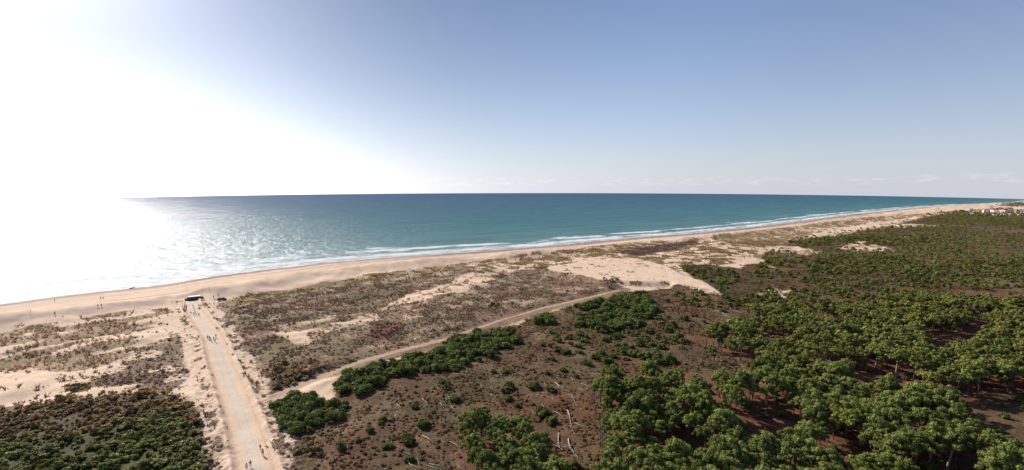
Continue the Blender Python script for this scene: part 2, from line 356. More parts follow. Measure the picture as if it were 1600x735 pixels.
# ------------------------------------------------------------------ mesh helpers
def mesh_np(name, V, Fc, mats=(), attrs=None, mat_idx=None, smooth=False, fattr=None):
    V = np.asarray(V, np.float32); Fc = np.asarray(Fc, np.int32)
    me = bpy.data.meshes.new(name); k = Fc.shape[1]
    me.vertices.add(len(V)); me.vertices.foreach_set('co', V.ravel())
    me.loops.add(Fc.size); me.loops.foreach_set('vertex_index', Fc.ravel())
    me.polygons.add(len(Fc)); me.polygons.foreach_set('loop_start', np.arange(0, Fc.size, k, dtype=np.int32))
    me.polygons.foreach_set('use_smooth', np.full(len(Fc), smooth))
    if mat_idx is not None: me.polygons.foreach_set('material_index', np.asarray(mat_idx, np.int32))
    for m in mats: me.materials.append(m)
    for nm, a in (attrs or {}).items():
        a = np.asarray(a, np.float32)
        if a.ndim == 2:
            if a.shape[1] == 3: a = np.concatenate([a, np.ones((len(a), 1), np.float32)], 1)
            at = me.attributes.new(nm, 'FLOAT_COLOR', 'POINT'); at.data.foreach_set('color', a.ravel())
        else:
            at = me.attributes.new(nm, 'FLOAT', 'POINT'); at.data.foreach_set('value', a.ravel())
    me.update(calc_edges=True)
    return me
def link(name, me, parent=None, loc=None, rz=None, scale=None):
    o = bpy.data.objects.new(name, me); C.objects.link(o)
    if parent: o.parent = parent
    if loc is not None: o.location = loc
    if rz is not None: o.rotation_euler = (0, 0, rz)
    if scale is not None: o.scale = scale
    return o
def tag(o, label=None, cat=None, group=None, kind=None):
    if label: o['label'] = label
    if cat: o['category'] = cat
    if group: o['group'] = group
    if kind: o['kind'] = kind
    return o
def join_parts(parts):
    """parts = [(V, F)] triangles or quads with same k"""
    Vs, Fs, o = [], [], 0
    for v, f in parts:
        Vs.append(np.asarray(v, float)); Fs.append(np.asarray(f, int) + o); o += len(v)
    return np.concatenate(Vs), np.concatenate(Fs)
def tube(pts, rad, n=6, cap=True):
    pts = [Vector(p) for p in pts]; V = []; Fc = []
    for i, p in enumerate(pts):
        a = pts[max(i - 1, 0)]; b = pts[min(i + 1, len(pts) - 1)]; t = (b - a).normalized()
        u = t.cross(Vector((0, 0, 1)));
        if u.length < .05: u = t.cross(Vector((1, 0, 0)))
        u.normalize(); w = t.cross(u)
        for k in range(n):
            an = 2 * math.pi * k / n
            V.append(p + (u * math.cos(an) + w * math.sin(an)) * rad[i])
    for i in range(len(pts) - 1):
        for k in range(n):
            a = i * n + k; b = i * n + (k + 1) % n
            Fc.append((a, b, b + n)); Fc.append((a, b + n, a + n))
    if cap:
        for base, rev in ((0, True), ((len(pts) - 1) * n, False)):
            V.append(pts[0] if rev else pts[-1]); c = len(V) - 1
            for k in range(n):
                a, b = base + k, base + (k + 1) % n
                Fc.append((b, a, c) if rev else (a, b, c))
    return np.array([tuple(v) for v in V]), np.array(Fc)
def box(cx, cy, cz, sx, sy, sz, taper=1.0):
    V = []
    for z in (-1, 1):
        k = taper if z > 0 else 1.0
        for a, b in ((-1, -1), (1, -1), (1, 1), (-1, 1)):
            V.append((cx + a * sx / 2 * k, cy + b * sy / 2 * k, cz + z * sz / 2))
    q = [(0, 3, 2, 1), (4, 5, 6, 7), (0, 1, 5, 4), (1, 2, 6, 5), (2, 3, 7, 6), (3, 0, 4, 7)]
    Fc = []
    for a, b, c, d in q: Fc += [(a, b, c), (a, c, d)]
    return np.array(V), np.array(Fc)
def simple_obj(name, parts, m, parent=None, **kw):
    V, Fc = join_parts(parts)
    return link(name, mesh_np(name, V, Fc, (m,)), parent, **kw)
def empty(name, loc, rz=0.0):
    o = bpy.data.objects.new(name, None); C.objects.link(o); o.location = loc; o.rotation_euler = (0, 0, rz); o.empty_display_size = .3
    return o
def ico(sub=1):
    import bmesh
    bm = bmesh.new(); bmesh.ops.create_icosphere(bm, subdivisions=sub, radius=1.0)
    V = np.array([tuple(v.co) for v in bm.verts]); Fc = np.array([[v.index for v in f.verts] for f in bm.faces]); bm.free()
    return V, Fc

# ------------------------------------------------------------------ materials
def newmat(name):
    m = bpy.data.materials.new(name); m.use_nodes = True; nt = m.node_tree
    return m, nt, nt.nodes['Principled BSDF']
def flat_mat(name, col, rough=.8, var=.25, scale=6.0, spec=.2):
    m, nt, b = newmat(name)
    g = N(nt, 'ShaderNodeTexCoord')
    n = N(nt, 'ShaderNodeTexNoise'); n.inputs['Scale'].default_value = scale; n.inputs['Detail'].default_value = 4
    nt.links.new(g.outputs['Object'], n.inputs[0])
    c = MIX(nt, MAPR(nt, n.outputs[0], .35, .65), tuple(c_ * (1 - var) for c_ in col), tuple(min(1, c_ * (1 + var)) for c_ in col))
    nt.links.new(c, b.inputs['Base Color']); b.inputs['Roughness'].default_value = rough
    b.inputs['Specular IOR Level'].default_value = spec
    return m
def foliage_mat(name, dark, light, trans=.25, objrand=.35):
    m, nt, b = newmat(name)
    a = N(nt, 'ShaderNodeAttribute', attribute_name='tint')
    oi = N(nt, 'ShaderNodeObjectInfo')
    sp_ = N(nt, 'ShaderNodeSeparateColor'); nt.links.new(a.outputs['Color'], sp_.inputs[0])
    f = M(nt, 'ADD', sp_.outputs[0], M(nt, 'MULTIPLY', M(nt, 'SUBTRACT', oi.outputs['Random'], .5), objrand), clamp=True)
    c = MIX(nt, f, dark, light)
    c = MIX(nt, M(nt, 'MULTIPLY', sp_.outputs[1], .55), c, (light[0] * 1.55, light[1] * .95, light[2] * .9))
    nt.links.new(c, b.inputs['Base Color']); b.inputs['Roughness'].default_value = .75
    b.inputs['Specular IOR Level'].default_value = .15
    t = N(nt, 'ShaderNodeBsdfTranslucent'); nt.links.new(c, t.inputs[0])
    mx = N(nt, 'ShaderNodeMixShader'); mx.inputs[0].default_value = trans
    nt.links.new(b.outputs[0], mx.inputs[1]); nt.links.new(t.outputs[0], mx.inputs[2])
    nt.links.new(mx.outputs[0], nt.nodes['Material Output'].inputs[0])
    return m
MAT = {}
MAT['pine'] = foliage_mat('pine_needles', (.088, .118, .028), (.31, .36, .095), .32, .5)
MAT['shrub'] = foliage_mat('shrub_leaves', (.068, .098, .022), (.21, .245, .062), .3, .5)
MAT['bark'] = flat_mat('pine_bark', (.16, .10, .075), .9, .35, 3)
MAT['grey_bark'] = flat_mat('weathered_wood', (.17, .14, .12), .85, .3, 2)
MAT['bleached'] = flat_mat('bleached_wood', (.33, .285, .245), .8, .3, 1.2)
def tuft_mat(name):
    m, nt, b = newmat(name)
    a = N(nt, 'ShaderNodeAttribute', attribute_name='tint')
    nt.links.new(a.outputs['Color'], b.inputs['Base Color']); b.inputs['Roughness'].default_value = .85
    b.inputs['Specular IOR Level'].default_value = .1
    t = N(nt, 'ShaderNodeBsdfTranslucent'); nt.links.new(a.outputs['Color'], t.inputs[0])
    mx = N(nt, 'ShaderNodeMixShader'); mx.inputs[0].default_value = .2
    nt.links.new(b.outputs[0], mx.inputs[1]); nt.links.new(t.outputs[0], mx.inputs[2])
    nt.links.new(mx.outputs[0], nt.nodes['Material Output'].inputs[0])
    return m
MAT['tuft'] = tuft_mat('dry_plants')

# ground
m, nt, b = newmat('dune_ground'); MAT['ground'] = m
geo = N(nt, 'ShaderNodeNewGeometry')
def noise(nt, scale, detail=4, vec=None, rough=.55):
    n = N(nt, 'ShaderNodeTexNoise'); n.inputs['Scale'].default_value = scale; n.inputs['Detail'].default_value = detail
    n.inputs['Roughness'].default_value = rough
    nt.links.new(vec if vec is not None else geo.outputs['Position'], n.inputs[0]); return n.outputs[0]
a_s = N(nt, 'ShaderNodeAttribute', attribute_name='soil'); a_v = N(nt, 'ShaderNodeAttribute', attribute_name='plants')
a_d = N(nt, 'ShaderNodeAttribute', attribute_name='plant_cover')
nf = noise(nt, .9, 3, rough=.65); nm_ = noise(nt, .16, 3); nfine = noise(nt, 3.5, 3)
v = M(nt, 'ADD', M(nt, 'ADD', M(nt, 'MULTIPLY', nf, .75), M(nt, 'MULTIPLY', nm_, .25)), M(nt, 'MULTIPLY', M(nt, 'SUBTRACT', a_d.outputs['Fac'], .5), .62))
fac = MAPR(nt, v, .46, .56)
fac = M(nt, 'MULTIPLY', fac, MAPR(nt, a_d.outputs['Fac'], .02, .12))
sc1 = MIX(nt, 1.0, a_s.outputs['Color'], MIX(nt, MAPR(nt, nfine, .3, .7), (.86, .85, .84), (1.1, 1.09, 1.08)), 'MULTIPLY')
sc1 = MIX(nt, 1.0, sc1, MIX(nt, MAPR(nt, nm_, .35, .65), (.93, .92, .91), (1.05, 1.04, 1.03)), 'MULTIPLY')
vc = MIX(nt, 1.0, a_v.outputs['Color'], MIX(nt, MAPR(nt, noise(nt, 1.7, 4, rough=.7), .35, .65), (.55, .55, .55), (1.45, 1.4, 1.35)), 'MULTIPLY')
nt.links.new(MIX(nt, fac, sc1, vc), b.inputs['Base Color'])
b.inputs['Roughness'].default_value = .9; b.inputs['Specular IOR Level'].default_value = .12
bp = N(nt, 'ShaderNodeBump'); bp.inputs['Strength'].default_value = .6; bp.inputs['Distance'].default_value = .35
nt.links.new(M(nt, 'ADD', M(nt, 'MULTIPLY', fac, .8), M(nt, 'MULTIPLY', nf, .5)), bp.inputs['Height'])
nt.links.new(bp.outputs[0], b.inputs['Normal'])

# sea
m, nt, b = newmat('sea_water'); MAT['sea'] = m
geo = N(nt, 'ShaderNodeNewGeometry')
ao = N(nt, 'ShaderNodeAttribute', attribute_name='offshore'); asl = N(nt, 'ShaderNodeAttribute', attribute_name='along')
off = ao.outputs['Fac']; al = asl.outputs['Fac']
cv = N(nt, 'ShaderNodeCombineXYZ'); nt.links.new(M(nt, 'MULTIPLY', al, .012), cv.inputs[0]); nt.links.new(M(nt, 'MULTIPLY', off, .05), cv.inputs[1])
cv2 = N(nt, 'ShaderNodeCombineXYZ'); nt.links.new(M(nt, 'MULTIPLY', al, .055), cv2.inputs[0]); nt.links.new(M(nt, 'MULTIPLY', off, .20), cv2.inputs[1])
cv3 = N(nt, 'ShaderNodeCombineXYZ'); nt.links.new(M(nt, 'MULTIPLY', al, .0016), cv3.inputs[0]); nt.links.new(M(nt, 'MULTIPLY', off, .0055), cv3.inputs[1])
nb = noise(nt, 1.0, 4, cv.outputs[0]); nl = noise(nt, 1.0, 5, cv2.outputs[0], .7); nbig = noise(nt, 1.0, 4, cv3.outputs[0])
# colour of the water body: sand-clouded near shore, teal, then deep blue
cr = N(nt, 'ShaderNodeValToRGB'); e = cr.color_ramp.elements
lg = M(nt, 'DIVIDE', M(nt, 'LOGARITHM', M(nt, 'MAXIMUM', off, 1.0), 10.0), 4.4)
nt.links.new(M(nt, 'ADD', lg, M(nt, 'MULTIPLY', M(nt, 'SUBTRACT', nbig, .5), .10)), cr.inputs[0])
e[0].position = .22; e[0].color = (.20, .21, .19, 1); e[1].position = 1.0; e[1].color = (.008, .038, .12, 1)
for p, c in ((.36, (.12, .20, .20, 1)), (.44, (.062, .16, .162, 1)), (.58, (.026, .118, .135, 1)), (.72, (.014, .085, .125, 1)), (.86, (.010, .055, .125, 1))):
    k = e.new(p); k.color = c
# foam of the breakers
cvl = N(nt, 'ShaderNodeCombineXYZ'); nt.links.new(M(nt, 'MULTIPLY', al, .0052), cvl.inputs[0])
nlo = noise(nt, 1.0, 3, cvl.outputs[0], .6)
offw = M(nt, 'SUBTRACT', off, M(nt, 'MULTIPLY', M(nt, 'SUBTRACT', nlo, .5), 190.0))
env = M(nt, 'MULTIPLY', MAPR(nt, off, -2, 8), MAPR(nt, offw, 60, 125, 1.0, 0.0))
wv = M(nt, 'ADD', M(nt, 'MULTIPLY', nb, .45), M(nt, 'MULTIPLY', nl, .55))
band_w = M(nt, 'SINE', M(nt, 'ADD', M(nt, 'MULTIPLY', off, .145), M(nt, 'MULTIPLY', nb, 9.0)))
foam = MAPR(nt, M(nt, 'ADD', M(nt, 'ADD', wv, M(nt, 'MULTIPLY', band_w, .07)), M(nt, 'MULTIPLY', M(nt, 'SUBTRACT', env, 1.0), .6)), .455, .57)
edge = M(nt, 'MULTIPLY', M(nt, 'MULTIPLY', MAPR(nt, off, 5, 30, 1.0, 0.0), MAPR(nt, nl, .38, .56)), .75)
cap = M(nt, 'MULTIPLY', MAPR(nt, noise(nt, .045, 6, geo.outputs['Position'], .8), .70, .74), .55)
foam = M(nt, 'MAXIMUM', M(nt, 'MAXIMUM', foam, edge), cap)
cv4 = N(nt, 'ShaderNodeCombineXYZ'); nt.links.new(M(nt, 'MULTIPLY', al, .006), cv4.inputs[0]); nt.links.new(M(nt, 'MULTIPLY', off, .028), cv4.inputs[1])
stk = noise(nt, 1.0, 6, cv4.outputs[0], .75)
body = MIX(nt, 1.0, cr.outputs[0], MIX(nt, MAPR(nt, stk, .34, .66), (.72, .76, .80), (1.26, 1.22, 1.16)), 'MULTIPLY')
col = MIX(nt, M(nt, 'MULTIPLY', foam, .9), body, (.66, .68, .68))
dif = N(nt, 'ShaderNodeBsdfDiffuse'); nt.links.new(col, dif.inputs[0])
gls = N(nt, 'ShaderNodeBsdfGlossy'); gls.inputs['Roughness'].default_value = .21
fr = N(nt, 'ShaderNodeFresnel'); fr.inputs[0].default_value = 1.33
# wave slopes keep the reflection of a rough sea low even towards the horizon
rf = M(nt, 'MULTIPLY', M(nt, 'MINIMUM', M(nt, 'MULTIPLY', fr.outputs[0], .6), .20), M(nt, 'SUBTRACT', 1.0, M(nt, 'MULTIPLY', foam, .85)))
mxs = N(nt, 'ShaderNodeMixShader'); nt.links.new(rf, mxs.inputs[0]); nt.links.new(dif.outputs[0], mxs.inputs[1]); nt.links.new(gls.outputs[0], mxs.inputs[2])
nt.links.new(mxs.outputs[0], nt.nodes['Material Output'].inputs[0]); nt.nodes.remove(b)
w1 = noise(nt, .33, 5, geo.outputs['Position'], .65); w2 = noise(nt, .075, 4, geo.outputs['Position']); w3 = noise(nt, .014, 4, geo.outputs['Position'], .7)
bp = N(nt, 'ShaderNodeBump'); bp.inputs['Strength'].default_value = 1.0; bp.inputs['Distance'].default_value = 1.15
nt.links.new(M(nt, 'ADD', M(nt, 'ADD', M(nt, 'MULTIPLY', w1, 1.3), M(nt, 'MULTIPLY', w2, 3.0)), M(nt, 'MULTIPLY', w3, 2.6)), bp.inputs['Height']); nt.links.new(bp.outputs[0], gls.inputs['Normal'])

# ------------------------------------------------------------------ ground and sea sheets
def rmax(phi):
    px = W / 2 + F * np.tan(np.clip(phi, R(-47), R(47)))
    dip = 2.0 + 9.3 * ((px - 850) / 750) ** 2
    Y = CAMZ * F / dip
    return Y / np.cos(np.clip(phi, R(-47), R(47)))
def polar_grid(nphi_in, nrow, r0, margin=1.0):
    phi = np.concatenate([np.linspace(R(-180), R(-50), 60, endpoint=False), np.linspace(R(-50), R(50), nphi_in, endpoint=False), np.linspace(R(50), R(180), 60)])
    rm = rmax(phi) * margin
    k = np.linspace(0, 1, nrow)
    inv = (1 / r0) * (1 - k[None, :]) + (1 / rm[:, None]) * k[None, :]
    r = 1 / inv
    r = np.concatenate([np.full((len(phi), 1), .5), np.full((len(phi), 1), 30.0), np.full((len(phi), 1), 60.0), r], 1)
    X = r * np.sin(phi)[:, None]; Y = r * np.cos(phi)[:, None]
    a, bb = X.shape
    idx = np.arange(a * bb).reshape(a, bb)
    q = np.stack([idx[:-1, :-1], idx[:-1, 1:], idx[1:, 1:], idx[1:, :-1]], -1).reshape(-1, 4)
    return X.ravel(), Y.ravel(), q[:, ::-1] if False else q
X, Y, q = polar_grid(900, 520, 85.0)
zz = H(X, Y)
soil, veg, den, wts, dd, ss = cover(X, Y)
keep = (dd[q] > -160).any(1)
# one closed sheet: every quad inland of the deep sea bed
q = q[keep]; used = np.unique(q); remap = np.full(len(X), -1); remap[used] = np.arange(len(used))
me = mesh_np('ground', np.stack([X, Y, zz], 1)[used], remap[q][:, ::-1], (MAT['ground'],), dict(soil=soil[used], plants=veg[used], plant_cover=den[used]), smooth=True)
tag(link('ground', me), kind='structure')
X2, Y2, q2 = polar_grid(500, 300, 85.0, 1.0)
s2, d2 = sd(X2, Y2)
keep = (d2[q2] < 12).any(1); q2 = q2[keep]; used = np.unique(q2); remap = np.full(len(X2), -1); remap[used] = np.arange(len(used))
swell = np.zeros(len(X2))
me = mesh_np('sea', np.stack([X2, Y2, swell], 1)[used], remap[q2][:, ::-1], (MAT['sea'],), dict(offshore=-d2[used], along=s2[used]), smooth=True)
tag(link('sea', me), kind='structure')


# ------------------------------------------------------------------ leafy shapes
def rand_rot_frames(n, nrm, rg):
    """two tangent vectors for each normal"""
    a = rg.normal(size=(n, 3)); u = np.cross(nrm, a); u /= np.linalg.norm(u, axis=1)[:, None] + 1e-9
    w = np.cross(nrm, u); return u, w
ICO1 = ico(1); ICO2 = ico(2)
def leafy(centres, radii, nleaf, size, rg, flat=.8, core=.82, tilt=.7, core_ico=None, bright=None):
    """clumps of leaf-sized faces round a lumpy core; returns V, F, tint"""
    Vs, Fs, Ts, o = [], [], [], 0
    cV, cF = core_ico or ICO1
    zmin = min(c[2] - r for c, r in zip(centres, radii)); zmax = max(c[2] + r for c, r in zip(centres, radii))
    for ci, (c, r) in enumerate(zip(centres, radii)):
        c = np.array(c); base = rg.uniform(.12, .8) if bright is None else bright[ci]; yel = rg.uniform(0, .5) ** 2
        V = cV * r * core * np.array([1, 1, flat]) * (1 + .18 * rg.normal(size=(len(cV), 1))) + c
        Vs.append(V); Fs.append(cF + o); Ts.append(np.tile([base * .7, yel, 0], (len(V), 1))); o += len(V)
        d = rg.normal(size=(nleaf, 3)); d[:, 2] = d[:, 2] * .9 + .25; d /= np.linalg.norm(d, axis=1)[:, None]
        P = c + d * np.array([1, 1, flat]) * r * rg.uniform(.72, 1.12, (nleaf, 1))
        nr = d + rg.normal(size=(nleaf, 3)) * tilt; nr /= np.linalg.norm(nr, axis=1)[:, None]
        u, w = rand_rot_frames(nleaf, nr, rg)
        sz = size * rg.uniform(.6, 1.3, (nleaf, 1))
        tri = np.stack([P + u * sz, P - u * sz * .5 + w * sz * .75, P - u * sz * .5 - w * sz * .75], 1).reshape(-1, 3)
        Vs.append(tri); Fs.append(np.arange(nleaf * 3).reshape(-1, 3) + o); o += nleaf * 3
        t = np.repeat(np.clip(base + rg.normal(size=nleaf) * .16, 0, 1), 3)
        Ts.append(np.stack([t, np.full(nleaf * 3, yel), np.zeros(nleaf * 3)], 1))
    return np.concatenate(Vs), np.concatenate(Fs), np.clip(np.concatenate(Ts), 0, 1)
def replicate(T, pos, rot, scl, tint_add=None, raw_tint=None, sclz=None):
    V, Fc, t = T; n = len(pos); c, s_ = np.cos(rot), np.sin(rot)
    sclz = scl if sclz is None else sclz
    x = V[None, :, 0] * scl[:, None]; y = V[None, :, 1] * scl[:, None]
    out = np.stack([x * c[:, None] - y * s_[:, None] + pos[:, 0:1], x * s_[:, None] + y * c[:, None] + pos[:, 1:2], V[None, :, 2] * sclz[:, None] + pos[:, 2:3]], 2)
    Fo = Fc[None] + (np.arange(n) * len(V))[:, None, None]
    if raw_tint is not None: tt = t[None, :, :1] * raw_tint[:, None, :]
    else:
        tt = np.repeat(t[None], n, 0)
        if tint_add is not None: tt = tt + tint_add[:, None, :]
    return out.reshape(-1, 3), Fo.reshape(-1, 3), np.clip(tt.reshape(-1, 3), 0, 1)
def merge(lst):
    Vs, Fs, Ts, o = [], [], [], 0
    for v, f, t in lst: Vs.append(v); Fs.append(f + o); Ts.append(t); o += len(v)
    return np.concatenate(Vs), np.concatenate(Fs), np.concatenate(Ts)

# pine: umbrella of rounded sprays on a bare trunk; unit tree is 10 m high
def pine_crown(seed, ncl, nleaf, lsize, rad=3.1, hgt=2.6, zc=7.0):
    rg = np.random.default_rng(seed); cs, rs = [], []
    rad = rg.uniform(2.4, 3.3); hgt = rg.uniform(2.2, 3.9); zc = 7.6 - hgt * .35
    for k in range(ncl):
        a = rg.uniform(0, 2 * np.pi); q = np.sqrt(rg.uniform(0, 1))
        lobes = 1 + .22 * math.sin(a * 3 + seed) + .14 * math.sin(a * 5 + 2 * seed)
        rr = rad * q * lobes
        top = hgt * (1 - .75 * q ** 2.2)
        z = zc + top * rg.uniform(.25, 1.0) - .6 * q
        cs.append((rr * math.cos(a), rr * math.sin(a), z)); rs.append(rg.uniform(.42, .98) * (1.12 - .35 * q))
    return leafy(cs, rs, nleaf, lsize, rg, flat=.78, tilt=.55)
def pine_trunk(seed, lean=0.25, H_=8.0, r=.2):
    rg = np.random.default_rng(seed + 50); a = rg.uniform(0, 6.28); parts = []
    top = np.array([math.cos(a) * lean * 3, math.sin(a) * lean * 3, H_])
    pts = [(0, 0, -.6), (top[0] * .12, top[1] * .12, 2), (top[0] * .4, top[1] * .4, 4.6), (top[0] * .75, top[1] * .75, 6.6), tuple(top)]
    parts.append(tube(pts, [r * 1.3, r, r * .8, r * .6, r * .25], 7))
    for k in range(6):
        t = rg.uniform(.52, .85); b0 = np.array([top[0] * t, top[1] * t, H_ * t]); an = rg.uniform(0, 6.28); L = rg.uniform(1.4, 2.4)
        m1 = b0 + np.array([math.cos(an) * L * .5, math.sin(an) * L * .5, .5]); e1 = b0 + np.array([math.cos(an) * L, math.sin(an) * L, 1.4])
        parts.append(tube([b0, m1, e1], [r * .4, r * .28, r * .1], 5))
    return join_parts(parts)
NV = 9
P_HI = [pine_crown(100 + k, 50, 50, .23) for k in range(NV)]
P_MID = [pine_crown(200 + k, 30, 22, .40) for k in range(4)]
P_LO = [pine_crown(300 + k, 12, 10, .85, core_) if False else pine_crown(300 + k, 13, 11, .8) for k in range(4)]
TR = [pine_trunk(k) for k in range(NV)]

# ------------------------------------------------------------------ where the pines stand (crown centres given on the picture, brought down to the ground)
forest_px = [(1085, 528), (1120, 512), (1190, 478), (1260, 466), (1340, 478), (1430, 455), (1500, 462), (1700, 470), (2300, 800), (2200, 1300), (850, 1300), (925, 800), (950, 690), (935, 600), (1000, 578), (1090, 578), (1175, 580), (1195, 556), (1160, 540), (1110, 540)]
grove_px = [(712, 642), (745, 628), (790, 645), (835, 655), (862, 690), (885, 735), (900, 900), (745, 900), (735, 735), (730, 700), (712, 665)]
gaps_px = [[(1150, 640), (1190, 612), (1240, 625), (1252, 650), (1195, 690), (1160, 680)], [(1290, 665), (1330, 662), (1345, 695), (1300, 700)],
           [(1335, 560), (1400, 555), (1440, 585), (1420, 605), (1350, 590)], [(1500, 600), (1560, 585), (1680, 590), (1700, 690), (1600, 700), (1520, 650)],
           [(1432, 705), (1470, 690), (1530, 700), (1520, 745), (1440, 745)], [(1445, 508), (1520, 500), (1530, 525), (1460, 535)], [(1040, 665), (1085, 660), (1095, 690), (1050, 700)]]
Z7 = 6.3
forest = UP(forest_px, Z7); grove = UP(grove_px, Z7); gaps = [UP(g, Z7) for g in gaps_px]
def jitter_grid(x0, x1, y0, y1, step, rg, jit=.45):
    gx, gy = np.meshgrid(np.arange(x0, x1, step), np.arange(y0, y1, step))
    gx = gx.ravel() + rg.uniform(-jit, jit, gx.size) * step; gy = gy.ravel() + rg.uniform(-jit, jit, gy.size) * step
    return gx, gy
rg = np.random.default_rng(5)
px_, py_ = [], []
gx, gy = jitter_grid(-30, 420, 60, 520, 3.75, rg)
sf = sdf(gx, gy, forest); sg = sdf(gx, gy, grove)
ok = ((sf > 0) | (sg > 0))
for g in gaps: ok &= sdf(gx, gy, g) < -1.8
ok &= (fbm(gx, gy, 18, 71) < .68) & (rg.uniform(size=gx.size) < .96)
treeX, treeY = gx[ok], gy[ok]
in_grove = sdf(treeX, treeY, grove) > 0
# looser low pines beyond, out to the far woods
def far_density(x, y):
    s, d = sd(x, y)
    base = sstep(s, 395, 450) * sstep(d, 185, 230) * sstep(-sdf(x, y, PW['dune']), 2, 12) * sstep(-sdf(x, y, PW['village']), 0, 20)
    hole = np.zeros(x.shape)
    for k in ('sand_r1', 'sand_r2', 'sand_r3', 'sand_r4', 'sand_r5', 'sand_r6', 'sand_r7', 'field'): hole = np.maximum(hole, sstep(sdf(x, y, PW[k]), -12, -1))
    return base * (1 - hole) * (1 - .93 * sstep(sdf(x, y, PW['strip']), -10, 5)) * sstep(fbm(x, y, 42, 81) , .30, .44)
fx1, fy1 = jitter_grid(60, 1300, 150, 1100, 7.0, rg)
ok = (rg.uniform(size=fx1.size) < far_density(fx1, fy1)) & (sdf(fx1, fy1, forest) < -4)
q_ = proj(fx1, fy1, 8); ok &= (q_[0] < 1900) & (q_[0] > 0)
fx1, fy1 = fx1[ok], fy1[ok]
fx2, fy2 = jitter_grid(300, 3600, 600, 3600, 15.0, rg)
ok = (rg.uniform(size=fx2.size) < .85 * far_density(fx2, fy2)) & ~((fx2 < 1300) & (fy2 < 1100))
q_ = proj(fx2, fy2, 8); ok &= (q_[0] < 1800); ok &= np.hypot(fx2, fy2) < rmax(np.arctan2(fx2, fy2)) * .97
fx2, fy2 = fx2[ok], fy2[ok]
allX = np.concatenate([treeX, fx1, fx2]); allY = np.concatenate([treeY, fy1, fy2])
kind = np.concatenate([np.where(in_grove, 1, 0), np.full(len(fx1), 2), np.full(len(fx2), 3)])
zz_ = H(allX, allY)
size = .58 + .44 * rg.uniform(0, 1, len(allX)) ** .9; size *= .85 + .3 * fbm(allX, allY, 25, 73); size[kind == 2] *= rg.uniform(.45, .8, (kind == 2).sum()); size[kind == 3] *= 1.25; size[kind == 1] *= .9
# near the seaward edge the pines are lower
qx, qy = proj(allX, allY, zz_ + 8 * size)
dist = np.sqrt(allX ** 2 + allY ** 2 + 3600)
vis = (qx > -30) & (qx < 1630) & (qy < 760) & (qy > 280)
score = np.where(vis, size / dist, -1)
order = np.argsort(-score)
near = order[:292]; rest = order[292:]; rest = rest[(qx[rest] > -300) & (qx[rest] < 2100)]
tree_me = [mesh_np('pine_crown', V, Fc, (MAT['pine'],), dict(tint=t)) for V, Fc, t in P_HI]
trunk_me = [mesh_np('pine_trunk', V, Fc, (MAT['bark'],)) for V, Fc in TR]
def add_pine(x, y, z, sc_, rz, var, label, group, tilt=(0, 0)):
    o = empty('pine_tree', (x, y, z), rz); o.scale = (sc_, sc_, sc_ * random.uniform(.88, 1.12)); o.rotation_euler = (tilt[0], tilt[1], rz)
    tag(o, label, 'tree', group)
    link('trunk', trunk_me[var], o); link('crown', tree_me[var], o)
    return o
clearing_far = -np.max([sdf(allX, allY, g) for g in gaps], axis=0)
kind = np.where((kind == 0) & (clearing_far < 7), 4, kind)
kind = np.where((kind == 0) & (qx < 1130), 5, kind)
LBL = {4: ('green pine at the rim of a red floored clearing inside the dense wood', 'pines round the clearings'),
       5: ('green pine of the closed block of dense wood nearest the small grove', 'pines of the block nearest the grove'),
       1: ('green pine of the small separate grove beside the fallen bleached trunks', 'pines of the small separate grove'),
       0: ('bushy green pine in the inland part of the dense wood, away from its clearings', 'pines of the inland dense wood'),
       2: ('low young pine scattered on the heath behind the dense wood', 'low pines on the heath behind the wood'),
       3: ('far pine in the woods along the coast', 'far pines')}
for i in near:
    k = int(kind[i]); add_pine(allX[i], allY[i], zz_[i], size[i], random.uniform(0, 6.28), random.randrange(NV), *LBL[k])
# the rest of the woods as one mass
rg = np.random.default_rng(9)
def batch(T_list, idx, zs=0.0, hz=1.0):
    out = []
    if len(idx) == 0: return out
    pick = rg.integers(0, len(T_list), len(idx))
    for k in range(len(T_list)):
        j = idx[pick == k]
        if len(j) == 0: continue
        add_ = np.stack([rg.uniform(-.3, .3, len(j)), rg.uniform(-.1, .45, len(j)), np.zeros(len(j))], 1)
        out.append(replicate(T_list[k], np.stack([allX[j], allY[j], zz_[j] + zs], 1), rg.uniform(0, 6.28, len(j)), size[j] * hz, add_))
    return out
rd_ = dist[rest]
lst = batch(P_HI, rest[rd_ < 170]) + batch(P_MID, rest[(rd_ >= 170) & (rd_ < 380)]) + batch(P_LO, rest[rd_ >= 380])
near_rest = rest[rd_ < 420]
tl = []
for k in range(NV):
    j = near_rest[k::NV]
    if len(j): tl.append(replicate((TR[k][0], TR[k][1], np.zeros((len(TR[k][0]), 3))), np.stack([allX[j], allY[j], zz_[j]], 1), rg.uniform(0, 6.28, len(j)), size[j]))
cV, cF, cT = merge(lst); nF = len(cF)
if tl:
    tV, tF, tT = merge(tl); V = np.concatenate([cV, tV]); Fc = np.concatenate([cF, tF + len(cV)]); T = np.concatenate([cT, tT])
    mi = np.concatenate([np.zeros(nF, int), np.ones(len(tF), int)])
me = mesh_np('pine_woods', V, Fc, (MAT['pine'], MAT['bark']), dict(tint=T), mat_idx=mi)
tag(link('pine_woods', me), 'mass of green pine woods running along the coast behind the nearer trees', 'woods', kind='stuff')
print('pines', len(treeX), len(fx1), len(fx2), 'faces', len(Fc))

